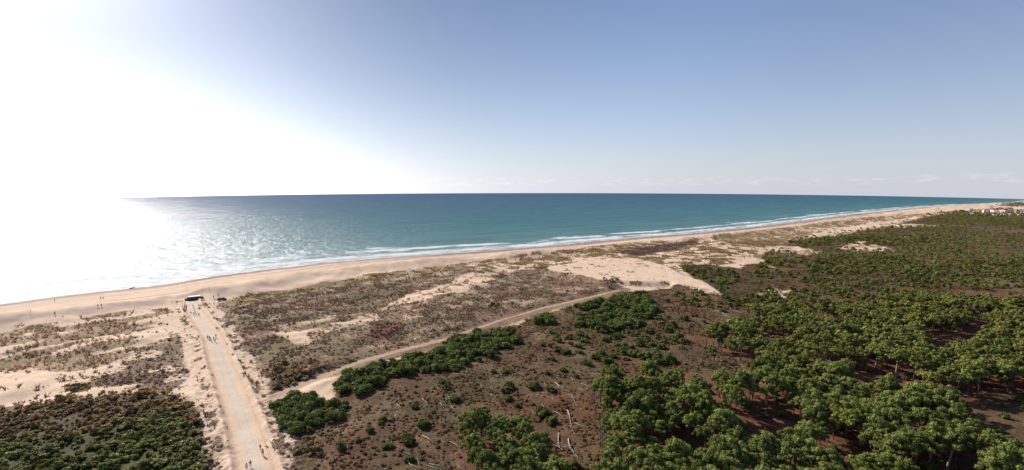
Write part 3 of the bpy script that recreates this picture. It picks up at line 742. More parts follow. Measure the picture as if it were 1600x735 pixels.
# ------------------------------------------------------------------ evergreen shrubs
def shrub(seed, ncl, nleaf, ls):
    rg = np.random.default_rng(seed); cs, rs = [], []
    for k in range(ncl):
        a = rg.uniform(0, 6.28); q = np.sqrt(rg.uniform())
        cs.append((.72 * q * math.cos(a), .72 * q * math.sin(a), .30 + .62 * (1 - q * q) * rg.uniform(.4, 1))); rs.append(rg.uniform(.26, .4))
    return leafy(cs, rs, nleaf, ls, rg, flat=.85, tilt=.6)
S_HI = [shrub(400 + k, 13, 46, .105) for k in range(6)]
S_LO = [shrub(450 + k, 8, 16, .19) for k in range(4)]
TH = dict(
 corner=[(418, 632), (440, 619), (490, 614), (530, 622), (543, 634), (520, 650), (490, 663), (455, 670), (430, 668), (419, 652)],
 belt=[(517, 594), (540, 579), (590, 563), (640, 553), (680, 545), (700, 530), (740, 517), (790, 514), (812, 522), (806, 532), (770, 543), (740, 556), (705, 574), (680, 573), (650, 576), (610, 583), (594, 596), (560, 608), (530, 608)],
 clump=[(850, 492), (880, 482), (930, 470), (975, 459), (1000, 455), (1018, 462), (1022, 490), (1000, 508), (950, 514), (900, 510), (870, 501), (838, 502)],
 mid=[(1130, 470), (1190, 455), (1250, 440), (1340, 425), (1440, 412), (1620, 400), (1620, 445), (1450, 452), (1340, 476), (1260, 468), (1190, 482), (1150, 500)],
 slip=[(1066, 420), (1100, 417), (1130, 417), (1156, 425), (1146, 443), (1126, 452), (1105, 437)],
 clump2=[(850, 516), (900, 515), (960, 518), (1020, 505), (1060, 500), (1075, 530), (1050, 560), (1020, 572), (940, 572), (890, 560), (860, 545)],
 edge=[(1050, 456), (1085, 451), (1110, 462), (1150, 462), (1160, 475), (1120, 480), (1070, 475)],
 rear=[(1190, 400), (1290, 400), (1400, 395), (1440, 410), (1340, 425), (1250, 440), (1180, 432)],
 rear2=[(1232, 378), (1320, 370), (1400, 368), (1480, 365), (1480, 375), (1400, 384), (1320, 380), (1250, 386)],
 road_left=[(-250, 720), (0, 700), (60, 690), (130, 682), (200, 672), (250, 655), (296, 665), (320, 690), (338, 712), (345, 800), (-250, 900)],
)
TW = {k: UP(v, 1.5) for k, v in TH.items()}
rg = np.random.default_rng(21)
sx, sy, ssz, sk = [], [], [], []
def fill(key, step, smin, smax, prob=1.0, noise_t=None):
    P = TW[key]; lo, hi = P.min(0), P.max(0)
    gx, gy = jitter_grid(lo[0], hi[0], lo[1], hi[1], step, rg)
    ok = (sdf(gx, gy, P) > -.3) & (rg.uniform(size=gx.size) < prob)
    if noise_t is not None: ok &= fbm(gx, gy, 12, 77) > noise_t
    for a, b_ in zip(gx[ok], gy[ok]):
        sx.append(a); sy.append(b_); ssz.append(rg.uniform(smin, smax)); sk.append(key)
fill('corner', 2.5, 1.2, 2.8); fill('belt', 3.0, 1.3, 3.3); fill('clump', 3.2, 1.6, 3.6, .95, .34); fill('clump2', 4.6, 1.2, 2.8, .75, .44); fill('slip', 4.5, 1.7, 3.0, .8); fill('edge', 4.5, 1.5, 2.6, .7)
fill('mid', 5.0, 1.2, 3.2, .85, .44); fill('rear', 5.5, 1.8, 3.6, .75, .44); fill('rear2', 8, 2, 4, .8, .40); fill('road_left', 2.4, .8, 1.5, .6, .44)
# single bushes scattered on the heath
single_px = [(673, 572, 2.0), (723, 569, 2.6), (709, 560, 1.8), (765, 557, 2.6), (795, 606, 2.0), (833, 606, 2.4), (790, 612, 1.8), (852, 652, 2.2), (862, 661, 2.0), (845, 645, 1.9), (636, 686, 1.5), (640, 694, 1.8),
  (607, 700, 1.7), (531, 701, 1.6), (578, 675, 1.3), (595, 662, 1.0), (790, 584, 1.6), (770, 582, 1.4), (807, 635, 1.3), (869, 548, 2.0), (885, 553, 2.2), (905, 552, 1.8), (847, 541, 1.5), (945, 533, 2.2), (968, 527, 1.8),
  (930, 560, 2.0), (915, 570, 2.2), (948, 566, 2.4), (990, 555, 2.6), (1008, 560, 2.8), (1025, 557, 2.4), (1000, 540, 2.0), (970, 548, 1.8), (1035, 545, 2.0), (1055, 535, 2.0), (888, 530, 1.8), (905, 524, 1.8), (860, 520, 1.4),
  (1045, 515, 2.0), (1070, 500, 2.4), (1085, 495, 2.0), (1100, 505, 1.8), (1030, 500, 2.2), (1012, 520, 2.2), (990, 525, 1.8), (960, 515, 2.0), (770, 478, 1.9), (778, 477, 1.7), (764, 479, 1.5), (815, 453, 1.3), (886, 456, 1.6), (953, 451, 1.3),
  (955, 438, 2.0), (965, 439, 2.0), (945, 437, 1.6), (800, 474, 1.2), (745, 469, 1.3), (1130, 488, 2.2), (1180, 470, 2.0), (1115, 520, 1.8), (940, 655, 1.5), (610, 658, .9), (700, 600, 1.0), (650, 605, .8), (690, 598, 1.2), (750, 590, 1.1),
  (640, 720, 1.4), (560, 690, .9), (575, 640, .8), (1140, 400, 1.8), (1150, 398, 1.5), (855, 585, 1.3), (815, 575, 1.2), (880, 580, 1.5), (900, 590, 1.2), (925, 600, 1.2), (905, 505, 2.2), (1060, 460, 2.4), (1042, 472, 2.3), (1085, 470, 2.4)]
sp_ = UP([(a, b_) for a, b_, c in single_px])
for (a, b_), (_, _, c) in zip(sp_, single_px): sx.append(a); sy.append(b_); ssz.append(c); sk.append('single')
# random ones over the moor and scrub
gx, gy = jitter_grid(-40, 330, 100, 480, 6.5, rg)
so_, ve_, de_, wt_, d_, s_ = cover(gx, gy)
ok = (rg.uniform(size=gx.size) < .30 * sstep(fbm(gx, gy, 22, 55), .50, .64)) & (wt_['moor'] > .8) & (wt_['floor'] < .2) & (wt_['track'] < .1) & (sdf(gx, gy, forest) < -6)
for a, b_ in zip(gx[ok], gy[ok]): sx.append(a); sy.append(b_); ssz.append(rg.uniform(.7, 1.9)); sk.append('single')
# undergrowth in the wood
gx, gy = jitter_grid(-30, 300, 90, 420, 8, rg)
ok = (sdf(gx, gy, forest) > 0) & (rg.uniform(size=gx.size) < .7)
for a, b_ in zip(gx[ok], gy[ok]): sx.append(a); sy.append(b_); ssz.append(rg.uniform(.7, 2.0)); sk.append('wood')
# far scrub
gx, gy = jitter_grid(60, 1500, 250, 1500, 11, rg)
s_, d_ = sd(gx, gy)
ok = (rg.uniform(size=gx.size) < .62) & (s_ > 400) & (sdf(gx, gy, PW['dune']) < -3) & (sdf(gx, gy, PW['village']) < -3) & (d_ > 165) & (sdf(gx, gy, forest) < 0) & (proj(gx, gy, 7)[0] < 1750) & (fbm(gx, gy, 30, 12) > .44)
for k in ('sand_r1', 'sand_r2', 'sand_r3', 'sand_r4', 'sand_r5', 'sand_r6', 'sand_r7'): ok &= sdf(gx, gy, PW[k]) < -4
for a, b_ in zip(gx[ok], gy[ok]): sx.append(a); sy.append(b_); ssz.append(rg.uniform(1.0, 2.6)); sk.append('far')
sx, sy, ssz, sk = map(np.array, (sx, sy, ssz, sk))
dr_, _ = dist_poly(sx, sy, road, False); dt_, _ = dist_poly(sx, sy, track, False)
ok = (dr_ > 8) & (dt_ > 3.6); dt_ok = dt_[ok]; sx, sy, ssz, sk = sx[ok], sy[ok], ssz[ok], sk[ok]
sz_ = H(sx, sy); qx, qy = proj(sx, sy, sz_ + ssz * .6); sdist = np.sqrt(sx ** 2 + sy ** 2 + 3600)
vis = (qx > -10) & (qx < 1610) & (qy < 740) & (sk != 'wood') & (sk != 'far')
pri = np.where(vis, ssz / sdist, -1); pri[(sk == 'single') & vis] *= 1.6
order = np.argsort(-pri); nearS, restS = order[:290], order[290:]
shrub_me = [mesh_np('evergreen_shrub', V, Fc, (MAT['shrub'],), dict(tint=t)) for V, Fc, t in S_HI]
SL = {'corner': ('dark green shrub of the thicket in the corner between road and sandy track', 'shrubs of the corner thicket'),
      'belt_track': ('dark green shrub on the track side of the long belt beside the sandy track', 'belt shrubs on the track side'),
      'belt_heath': ('dark green shrub on the heath side of the long belt beside the sandy track', 'belt shrubs on the heath side'),
      'single_logs': ('single green bush among the bleached fallen trunks', 'single bushes among the fallen trunks'),
      'clump': ('dark green shrub in the broad thicket at the far end of the sandy track', 'shrubs at the end of the track'),
      'clump2': ('green shrub of the broken scrub between the track thicket and the dense wood', 'shrubs of the broken scrub'),
      'mid': ('green shrub of the mixed scrub between the dense wood and the far woods', 'shrubs between the woods'),
      'slip': ('dark shrub at the foot of the steep bare dune face', 'shrubs under the dune face'),
      'edge': ('green shrub on the heath just below the steep dune face', 'shrubs below the dune face'),
      'rear': ('shrub of the scrub behind the bare dune', 'scrub behind the dune'),
      'rear2': ('shrub of the scrub behind the bare dune', 'scrub behind the dune'),
      'road_left': ('low green shrub in the scrub on the seaward left side of the road', 'shrubs left of the road'),
      'single': ('single green bush on the brown heath away from the fallen trunks', 'single bushes on the heath')}
for i in nearS:
    o = link('evergreen_shrub', shrub_me[random.randrange(6)], None, (sx[i], sy[i], sz_[i] - .1), random.uniform(0, 6.28), (ssz[i],) * 2 + (ssz[i] * random.uniform(.8, 1.15),))
    kk = str(sk[i])
    if kk == 'belt': kk += '_track' if dt_ok[i] < 9 else '_heath'
    if kk == 'single' and 620 < qx[i] < 1010 and qy[i] > 575: kk += '_logs'
    l, g = SL[kk]; tag(o, l, 'shrub', g)
lst = []
for T_list, idx in ((S_HI, restS[sdist[restS] < 210]), (S_LO, restS[sdist[restS] >= 210])):
    pick = rg.integers(0, len(T_list), len(idx))
    for k in range(len(T_list)):
        j = idx[pick == k]
        if len(j): lst.append(replicate(T_list[k], np.stack([sx[j], sy[j], sz_[j] - .1], 1), rg.uniform(0, 6.28, len(j)), ssz[j],
                              np.stack([rg.uniform(-.25, .2, len(j)), rg.uniform(-.1, .5, len(j)), np.zeros(len(j))], 1), sclz=ssz[j] * rg.uniform(.7, 1.1, len(j))))
V, Fc, T = merge(lst)
tag(link('evergreen_scrub', mesh_np('evergreen_scrub', V, Fc, (MAT['shrub'],), dict(tint=T))), 'mass of low green scrub spread over the heath and between the pines', 'scrub', kind='stuff')
print('shrubs', len(sx), 'faces', len(Fc))

# ------------------------------------------------------------------ dry dune plants (grass tussocks, heather cushions)
def tussock(seed, nb=13):
    rg = np.random.default_rng(seed); V, Fc, T = [], [], []
    for k in range(nb):
        a = rg.uniform(0, 6.28); l = rg.uniform(.7, 1.1); o = rg.uniform(.15, .75); w = .125
        bx, by = .22 * math.cos(a), .22 * math.sin(a); u = (-math.sin(a) * w, math.cos(a) * w)
        i = len(V); V += [(bx + u[0], by + u[1], -.05), (bx - u[0], by - u[1], -.05), (bx + math.cos(a) * o, by + math.sin(a) * o, l)]
        Fc.append((i, i + 1, i + 2)); t = rg.uniform(.6, 1.3); T += [[t * .9] * 3, [t * .9] * 3, [t * 1.25] * 3]
    return np.array(V), np.array(Fc), np.array(T)
def cushion(seed):
    rg = np.random.default_rng(seed); V, Fc = ICO1; keep = (V[Fc][:, :, 2] > -.3).all(1)
    V = V * (1 + .22 * rg.normal(size=(len(V), 1))) * np.array([1, 1, .75]); V[:, 2] = np.maximum(V[:, 2], -.15)
    Fc = Fc[keep]; n = 16
    d = rg.normal(size=(n, 3)); d[:, 2] = abs(d[:, 2]); d /= np.linalg.norm(d, axis=1)[:, None]
    P = d * np.array([1, 1, .75]); u, w = rand_rot_frames(n, d + rg.normal(size=(n, 3)) * .7, rg); u *= .3; w *= .22
    tri = np.stack([P + u, P - u * .5 + w, P - u * .5 - w], 1).reshape(-1, 3)
    T = np.concatenate([np.full(len(V), .85), np.repeat(rg.uniform(.6, 1.4, n), 3)])
    return np.concatenate([V, tri]), np.concatenate([Fc, np.arange(n * 3).reshape(-1, 3) + len(V)]), np.stack([T] * 3, 1)
TU = [tussock(k) for k in range(5)]; CU = [cushion(k) for k in range(5)]
def scatter(name, templates, gx, gy, prob, smin, smax, label, cat, squash=(.6, 1.1), colmul=1.0):
    so_, ve_, de_, wt_, d_, s_ = cover(gx, gy)
    p = prob(de_, wt_, d_, s_); pn = fbm(gx, gy, 7, 111, 3); p = p * (.35 + 1.4 * sstep(pn, .38, .62))
    q0, q1 = proj(gx, gy, 7.0)
    ok = (rg.uniform(size=gx.size) < p) & (q0 > -120) & (q0 < 1720) & (q1 < 800)
    x, y, c = gx[ok], gy[ok], ve_[ok]; z = H(x, y); n = len(x)
    sz = (smin + (smax - smin) * rg.uniform(0, 1, n) ** 1.6) * (.65 + .9 * fbm(x, y, 4, 113, 2)) ; pick = rg.integers(0, len(templates), n); lst = []
    c = c / .62 * colmul * rg.uniform(.7, 1.3, (n, 1)) * (1 + rg.normal(size=(n, 3)) * .06)
    for k in range(len(templates)):
        j = pick == k
        if j.any(): lst.append(replicate(templates[k], np.stack([x[j], y[j], z[j]], 1), rg.uniform(0, 6.28, j.sum()), sz[j], raw_tint=c[j], sclz=sz[j] * rg.uniform(*squash, j.sum())))
    V, Fc, T = merge(lst)
    tag(link(name, mesh_np(name, V, Fc, (MAT['tuft'],), dict(tint=T))), label, cat, kind='stuff')
    print(name, n, len(Fc))
gx, gy = jitter_grid(-360, 420, 95, 620, 1.35, rg, .6)
dune_w = lambda w: np.clip(w['dune'] - w['moor'], 0, 1) * (1 - w['road']) * (1 - w['track'])
grassy = lambda de, w, d, s: np.where(d > 72, de ** 1.3 * dune_w(w) * (1 - w['heath_mid'] * .45) * (1 - w['heath'] * .6) * (1 - w['scrub']) * .8, 0)
scatter('marram_grass', TU, gx, gy, grassy, .5, 1.25, 'dry tan marram grass tufts covering the dunes behind the beach', 'grass', (.5, .9))
gx, gy = jitter_grid(-330, 330, 95, 520, 1.25, rg, .6)
heathy = lambda de, w, d, s: np.where(d > 78, de ** 1.5 * dune_w(w) * np.clip(w['heath_mid'] + w['heath'] + w['scrub'] + w['fringe'] + w['by_track'], 0, 1) * .5, 0)
scatter('dry_heath', CU, gx, gy, heathy, .28, .72, 'greyish brown dwarf heath cushions on the dunes beside the road', 'heath', (.5, 1.0))
gx, gy = jitter_grid(-60, 300, 95, 420, 1.15, rg, .6)
moory = lambda de, w, d, s: np.clip(w['moor'], 0, 1) * (1 - w['floor'] * .92) * (1 - w['track']) * (1 - w['verge']) * .5
scatter('heather', CU, gx, gy, moory, .25, .65, 'dark reddish brown heather covering the open ground around the fallen trunks', 'heather', (.5, 1.0))
gx, gy = jitter_grid(-330, 20, 95, 320, 1.6, rg, .6)
SB = [(V, Fc, np.repeat(.45 + t[:, :1] * 1.2, 3, 1)) for V, Fc, t in S_LO]
scr = lambda de, w, d, s: w['scrub'] * .9 * np.clip(1 - 2.5 * w['verge'], 0, 1) * (1 - w['track_verge'])
scatter('brown_scrub', SB, gx, gy, scr, .8, 1.7, 'brown and olive low scrub on the seaward side of the road', 'scrub', (.5, 1.0), 2.3)
gx, gy = jitter_grid(-200, 1600, 350, 2400, 4.2, rg, .6)
farp = lambda de, w, d, s: np.where((d > 74) & (d < 260) & (s > 380), de ** 1.4 * .38, 0) * (1 - w['moor'] * .6)
scatter('far_marram', TU, gx, gy, farp, 1.0, 2.2, 'yellowish marram tufts on the far foredune along the beach', 'grass', (.4, .7))

# ------------------------------------------------------------------ fallen and standing dead pines
def ground_at(px, py):
    p = UP([(px, py)])[0]; return Vector((p[0], p[1], float(H(p[0:1], p[1:2])[0])))
def log_parts(L, r, rg, stubs=5, droop=0):
    n = 6; pts = []
    for k in range(n):
        t = k / (n - 1); pts.append((L * t, math.sin(t * 3.6 + L) * .05 * L, r * .8 + .25 * math.sin(3 * t + L) * .5 + .12))
    rad = [r * (1.15 - .75 * k / (n - 1)) for k in range(n)]
    trunk = [tube(pts, rad, 7)]; br = []
    for k in range(stubs):
        t = rg.uniform(.35, .95); a = rg.uniform(-1.2, 1.2); l = rg.uniform(.5, 1.6) * (1.2 - t * .4)
        b0 = (L * t, math.sin(t * 3.6 + L) * .05 * L, r * .8 + .1)
        br.append(tube([b0, (b0[0] + l * .5, b0[1] + math.sin(a) * l * .6, b0[2] + abs(math.cos(a)) * l * .35), (b0[0] + l, b0[1] + math.sin(a) * l * 1.3, b0[2] + abs(math.cos(a)) * l * .6)], [r * .38, r * .25, r * .08], 5))
    roots = []
    for k in range(5):
        a = k * 1.256; roots.append(tube([(0, 0, r), (-.25, math.cos(a) * r * 1.4, r + math.sin(a) * r * 1.4), (-.4, math.cos(a) * r * 2.6, max(0, r + math.sin(a) * r * 2.6))], [r * .5, r * .3, r * .08], 5))
    return trunk, br, roots
def L(u, v, x0=640, y0=560, k=4.2): return (x0 + u / k, y0 + v / k)
logs = [((950, 165), (1055, 225)), ((1050, 245), (1110, 320)), ((1020, 350), (1100, 500)), ((975, 500), (1000, 610)), ((1045, 535), (1098, 660)), ((930, 560), (1000, 612)), ((945, 350), (1015, 405)),
        ((1090, 425), (1170, 465)), ((465, 172), (490, 200)), ((0, 280), (35, 305)), ((75, 305), (120, 320)), ((85, 268), (115, 315)), ((205, 290), (220, 335)), ((250, 250), (300, 275)), ((275, 315), (305, 345)),
        ((140, 335), (175, 350)), ((235, 265), (250, 290)), ((180, 195), (215, 215)), ((85, 510), (150, 565)), ((0, 690), (70, 735)), ((50, 670), (70, 700)), ((130, 690), (230, 730)), ((310, 700), (360, 735)),
        ((1065, 130), (1085, 155)), ((1110, 200), (1150, 215)), ((1160, 215), (1210, 180)), ((1130, 165), (1170, 195)), ((935, 260), (960, 290)), ((865, 305), (900, 330)), ((800, 345), (830, 370)), ((205, 535), (240, 565)),
        ((40, 465), (75, 478)), ((530, 195), (565, 215)), ((535, 235), (565, 265)), ((885, 165), (900, 185)), ((-80, 300), (-55, 330)), ((-120, 340), (-90, 335)), ((300, 240), (350, 245)), ((-40, 620), (30, 640))]
log_px = [(L(*a), L(*b_)) for a, b_ in logs] + [((1118, 485), (1140, 493)), ((1128, 489), (1152, 501)), ((1142, 483), (1158, 491)), ((1196, 517), (1214, 524)), ((700, 690), (722, 705)), ((590, 728), (604, 735)), ((668, 727), (690, 738))]
rgl = np.random.default_rng(31)
for i, (a, b_) in enumerate(log_px):
    A = ground_at(*a); B = ground_at(*b_); d = B - A; ln = max(d.length, 2.2); yaw = math.atan2(d.y, d.x); pit = -math.atan2(d.z, math.hypot(d.x, d.y))
    big = i in (0, 2, 3, 4, 18)
    tr_, br_, ro_ = log_parts(ln, (.16 if big else .10) * (1 if ln > 3 else .9), rgl, 6 if ln > 5 else 3)
    where = ('between the small grove and the dense wood' if a[0] > 800 and a[1] < 735 and a[0] < 1010 else ('on the heath beyond the dense wood' if a[0] >= 1010 else 'among heather at the seaward end of the small grove'))
    if big:
        lab = {0: 'long straight bleached trunk lying uppermost between the small grove and the dense wood', 2: 'long thin bleached trunk with side branches lying between the small grove and the dense wood',
               3: 'thick pale trunk lying just beside the small grove, its root end dark', 4: 'short pale straight trunk lying lowest of those between grove and dense wood',
               18: 'thick pale fallen trunk among broken branches in front of bare grey snags'}[i]
        grp = None
    else: lab = 'bleached fallen pine trunk lying ' + where; grp = 'fallen trunks ' + where
    o = empty('fallen_trunk', A, 0); o.rotation_euler = (0, pit, yaw); tag(o, lab, 'fallen trunk', grp)
    simple_obj('trunk', tr_, MAT['bleached'], o)
    simple_obj('branches', br_, MAT['bleached'], o); simple_obj('roots', ro_, MAT['bleached'], o)
def snag_parts(seed, Hs):
    rg = np.random.default_rng(seed); x, y = rg.uniform(-.5, .5, 2)
    tr_ = [tube([(0, 0, -.4), (x * .3, y * .3, Hs * .4), (x, y, Hs * .8), (x * 1.4, y * 1.2, Hs)], [.13, .10, .06, .02], 6)]; br_ = []
    for k in range(18):
        t = rg.uniform(.3, .98); a = rg.uniform(0, 6.28); l = rg.uniform(.6, 1.9) * (1.25 - t * .7)
        b0 = np.array([x * t, y * t, Hs * t]); e = b0 + np.array([math.cos(a) * l, math.sin(a) * l, rg.uniform(-.1, .7)])
        mid = (b0 + e) / 2 + [0, 0, -.12]; br_.append(tube([b0, mid, e], [.05, .035, .012], 4))
        for q in range(2):
            e2 = mid + rg.normal(size=3) * .45; br_.append(tube([mid, e2], [.025, .01], 3))
    return join_parts(tr_), join_parts(br_)
SN = []
for k in range(4):
    t_, b_ = snag_parts(60 + k, 6.5); SN.append((mesh_np('snag_trunk', t_[0], t_[1], (MAT['grey_bark'],)), mesh_np('snag_branches', b_[0], b_[1], (MAT['grey_bark'],))))
snags = [(668, 650, .7, 0), (672, 690, .8, 0), (690, 662, .9, 0), (697, 668, .8, 0), (704, 655, .8, 0), (668, 735, 1.0, 0), (680, 730, 1.0, 0), (700, 725, .9, 0), (716, 700, .8, 0), (655, 712, .7, 0), (728, 742, .9, 0),
         (925, 632, .9, 1), (932, 645, 1.0, 1), (938, 700, 1.2, 1), (930, 655, 1.1, 1), (944, 680, 1.1, 1), (920, 600, .8, 1), (935, 612, .9, 1), (950, 628, 1.0, 1), (941, 716, 1.1, 1),
         (1066, 552, 1.0, 2), (1080, 548, .9, 2), (1092, 560, 1.1, 2), (1103, 545, 1.1, 2), (1115, 558, 1.0, 2), (1128, 550, 1.0, 2), (1142, 562, 1.1, 2), (1098, 572, .9, 2), (1135, 545, .9, 2), (1071, 563, .8, 2), (1150, 552, 1.0, 2), (1120, 570, .8, 2),
         (1330, 452, 1.2, 3), (1345, 448, 1.2, 3), (1360, 456, 1.3, 3), (1375, 450, 1.2, 3), (1390, 447, 1.2, 3), (1318, 446, 1.1, 3), (1352, 462, 1.2, 3), (1148, 492, 1.2, 2), (1170, 500, 1.2, 2)]
SG = [('bare grey dead pine standing among the heather by the small grove', 'dead pines by the small grove'), ('bare grey dead pine standing at the near edge of the dense wood', 'dead pines at the wood edge'),
      ('bare grey dead pine standing in the opening behind the dense wood', 'dead pines in the opening'), ('bare grey dead pine on the brown ground far behind the wood', 'dead pines far behind the wood')]
for x, y, k, g in snags:
    p = ground_at(x, y); o = empty('dead_pine', p, random.uniform(0, 6.28)); k *= .62 if g == 0 else .9; o.scale = (k, k, k * random.uniform(.8, 1.1)); tag(o, SG[g][0], 'dead tree', SG[g][1])
    t_, b_ = SN[random.randrange(4)]; link('trunk', t_, o); link('branches', b_, o)
# the pines whose trunks show in the open gap at the lower right
MAT['pale_bark'] = flat_mat('pale_bark', (.30, .23, .19), .9, .35, 3)
def own_pine(px, py, sc_, lean_to, label, crown=True, seed=5, H_=8.2):
    p = ground_at(px, py); o = empty('pine_tree', p, 0); o.scale = (sc_,) * 3; tag(o, label, 'tree')
    lx, ly = lean_to
    parts = [tube([(0, 0, -.5), (lx * .18, ly * .18, 2.2), (lx * .45, ly * .45, 4.4), (lx, ly, H_)], [.30, .25, .19, .08], 8)]
    simple_obj('trunk', parts, MAT['pale_bark'], o)
    for a in (0.4, 2.2, 3.6, 5.2):
        simple_obj('limb', [tube([(lx * .7, ly * .7, H_ * .7), (lx * .7 + math.cos(a) * 1.1, ly * .7 + math.sin(a) * 1.1, H_ * .8), (lx * .7 + math.cos(a) * 2, ly * .7 + math.sin(a) * 2, H_ * .98)], [.12, .08, .03], 6)], MAT['pale_bark'], o)
    if crown:
        c = link('crown', tree_me[seed], o, (lx, ly, 0))
own_pine(1453, 724, .95, (.6, .6), 'pine with a thick pale bare trunk standing over the red clearing', True, 2)
own_pine(1478, 738, .9, (3.4, 1.2), 'leaning pine with a dark bent trunk beside the red clearing', True, 3)
own_pine(1368, 575, .9, (.8, 0), 'pine with a leaning trunk on the shaded clearing, topmost of it', True, 1)
own_pine(1399, 590, .9, (.9, .3), 'pine with a pale trunk leaning over the shaded clearing', True, 4)
own_pine(1528, 604, .9, (1.6, .5), 'pine with a pale slanting trunk beside the long shaded opening', True, 0)

# ------------------------------------------------------------------ buildings by the beach
MAT['dark_wood'] = flat_mat('dark_wood', (.11, .095, .10), .8, .3, 2)
MAT['white_roof'] = flat_mat('white_roof', (.72, .72, .72), .5, .06, 1)
MAT['glass'] = flat_mat('dark_glass', (.02, .025, .03), .15, .1, 1, .6)
MAT['wood'] = flat_mat('grey_wood', (.15, .12, .10), .85, .3, 2)
p = ground_at(303, 468.5); kz = p.z + .05
ang = math.atan2(cd[1], cd[0])
k = empty('beach_kiosk', (p.x, p.y, kz), ang - .12); k.scale = (.78, .8, .8); tag(k, 'long low dark wooden beach kiosk with white flat roof where the road meets the beach', 'kiosk')
simple_obj('wall', [box(0, 0, 1.1, 8.4, 2.9, 2.2)], MAT['dark_wood'], k)
simple_obj('roof', [box(.3, 0, 2.36, 7.4, 3.5, .14), box(.3, 0, 2.47, 6.9, 3.0, .08)], MAT['white_roof'], k)
simple_obj('deck', [box(0, -2.1, .1, 9.6, 1.3, .2)] + [box(x, -2.6, -.2, .14, .14, .5) for x in (-4.5, -1.5, 1.5, 4.5)], MAT['wood'], k)
for x in (-2.9, -.6, 1.7):
    w = simple_obj('window', [box(x, -1.47, 1.25, 1.5, .06, .9)], MAT['glass'], k)
    simple_obj('frame', [box(x, -1.5, .77, 1.66, .1, .07), box(x, -1.5, 1.73, 1.66, .1, .07), box(x - .79, -1.5, 1.25, .07, .1, .88), box(x + .79, -1.5, 1.25, .07, .1, .88)], MAT['wood'], w)
d_o = simple_obj('door', [box(3.4, -1.48, 1.05, .9, .06, 2.0)], MAT['wood'], k); simple_obj('handle', [box(3.1, -1.53, 1.05, .04, .05, .18)], MAT['glass'], d_o)
simple_obj('counter', [box(-.6, -1.75, .75, 5.6, .45, .06)], MAT['wood'], k)
simple_obj('side_store', [box(5.0, .1, .8, 1.7, 2.2, 1.6), box(5.0, .1, 1.64, 1.9, 2.4, .08)], MAT['dark_wood'], k)
simple_obj('side_store', [box(-4.9, .2, .55, 1.4, 1.8, 1.1), box(-4.9, .2, 1.14, 1.6, 2.0, .08)], MAT['dark_wood'], k)
# dark pickup
MAT['navy'] = flat_mat('navy_paint', (.02, .022, .06), .35, .1, 1, .5); MAT['red_paint'] = flat_mat('dull_red_paint', (.13, .03, .04), .45, .15, 1, .4)
MAT['tyre'] = flat_mat('tyre_rubber', (.02, .02, .02), .9, .1, 3); MAT['rim'] = flat_mat('steel_rim', (.4, .4, .42), .4, .1, 3)
p = ground_at(346.5, 470)
t = empty('pickup_truck', (p.x, p.y, p.z + .02), ang + .1); tag(t, 'dark blue pickup truck with dull red load box parked on the sand behind the kiosk', 'truck')
bxs = simple_obj('body', [box(.1, 0, .62, 4.6, 1.8, .5), box(1.75, 0, .98, 1.15, 1.7, .26, .94)], MAT['navy'], t)
cab = simple_obj('cab', [box(.75, 0, 1.3, 1.5, 1.66, .9, .78)], MAT['navy'], t)
simple_obj('windscreen', [(box(1.38, 0, 1.3, .06, 1.3, .5, .9))], MAT['glass'], cab)
for sy_ in (-1, 1): simple_obj('side_window', [box(.75, sy_ * .76, 1.36, 1.0, .05, .42, .85)], MAT['glass'], cab)
simple_obj('load_box', [box(-1.2, -.86, 1.15, 2.1, .06, .6), box(-1.2, .86, 1.15, 2.1, .06, .6), box(-2.22, 0, 1.15, .06, 1.66, .6), box(-.18, 0, 1.15, .06, 1.66, .6), box(-1.2, 0, .9, 2.0, 1.66, .05)], MAT['red_paint'], t)
for x in (-1.35, 1.45):
    for sy_ in (-1, 1):
        w = simple_obj('wheel', [tube([(x, sy_ * .72, .36), (x, sy_ * .96, .36)], [.36, .36], 16)], MAT['tyre'], t)
        simple_obj('rim', [tube([(x, sy_ * .95, .36), (x, sy_ * .985, .36)], [.2, .19], 12)], MAT['rim'], w)
for sy_ in (-1, 1): simple_obj('headlight', [box(2.42, sy_ * .65, .72, .05, .3, .16)], MAT['white_roof'], t)
# fences
def fence(a, b_, label, h=1.1, n=None, rails=True, slats=False):
    A, B = ground_at(*a), ground_at(*b_); d = B - A; ln = math.hypot(d.x, d.y); n = n or max(2, int(ln / 2))
    o = empty('wooden_fence', A, math.atan2(d.y, d.x)); tag(o, label, 'fence')
    for k in range(n + 1):
        x = ln * k / n; z = float(H(np.array([A.x + d.x * k / n]), np.array([A.y + d.y * k / n]))[0]) - A.z
        simple_obj('post', [box(x, 0, z + h / 2 - .15, .14, .14, h + .3)], MAT['wood'], o)
    r_ = []
    for zz__ in ((.35, .85) if rails else ()):
        for k in range(n):
            z0 = float(H(np.array([A.x + d.x * k / n]), np.array([A.y + d.y * k / n]))[0]) - A.z; z1 = float(H(np.array([A.x + d.x * (k + 1) / n]), np.array([A.y + d.y * (k + 1) / n]))[0]) - A.z
            r_.append(tube([(ln * k / n, .1, z0 + zz__ * h), (ln * (k + 1) / n, .1, z1 + zz__ * h)], [.06, .06], 6))
    if r_: simple_obj('rail', r_, MAT['wood'], o)
    if slats:
        simple_obj('slat_panel', [box(x, -.08, h * .5, .16, .03, h) for x in np.arange(.1, ln, .26)], MAT['dark_wood'], o)
    return o
fence((287, 486), (289.5, 476), 'dark slatted wooden fence standing at the side of the road end below the kiosk', 1.3, 3, True, True)
fence((268, 474), (285, 472), 'low wooden rail fence running from the dark slatted fence along the sand', .9)
fence((301, 479), (306.5, 492), 'wooden rail fence in the middle of the road end, below the kiosk', .9, 4)
fence((310, 478), (320, 479.5), 'short wooden rail fence beside the road end, on the truck side', .9, 3)
fence((354, 511), (366, 504), 'short leaning rail fence on the bank beside the road, seaward of the walking group', .8, 3)
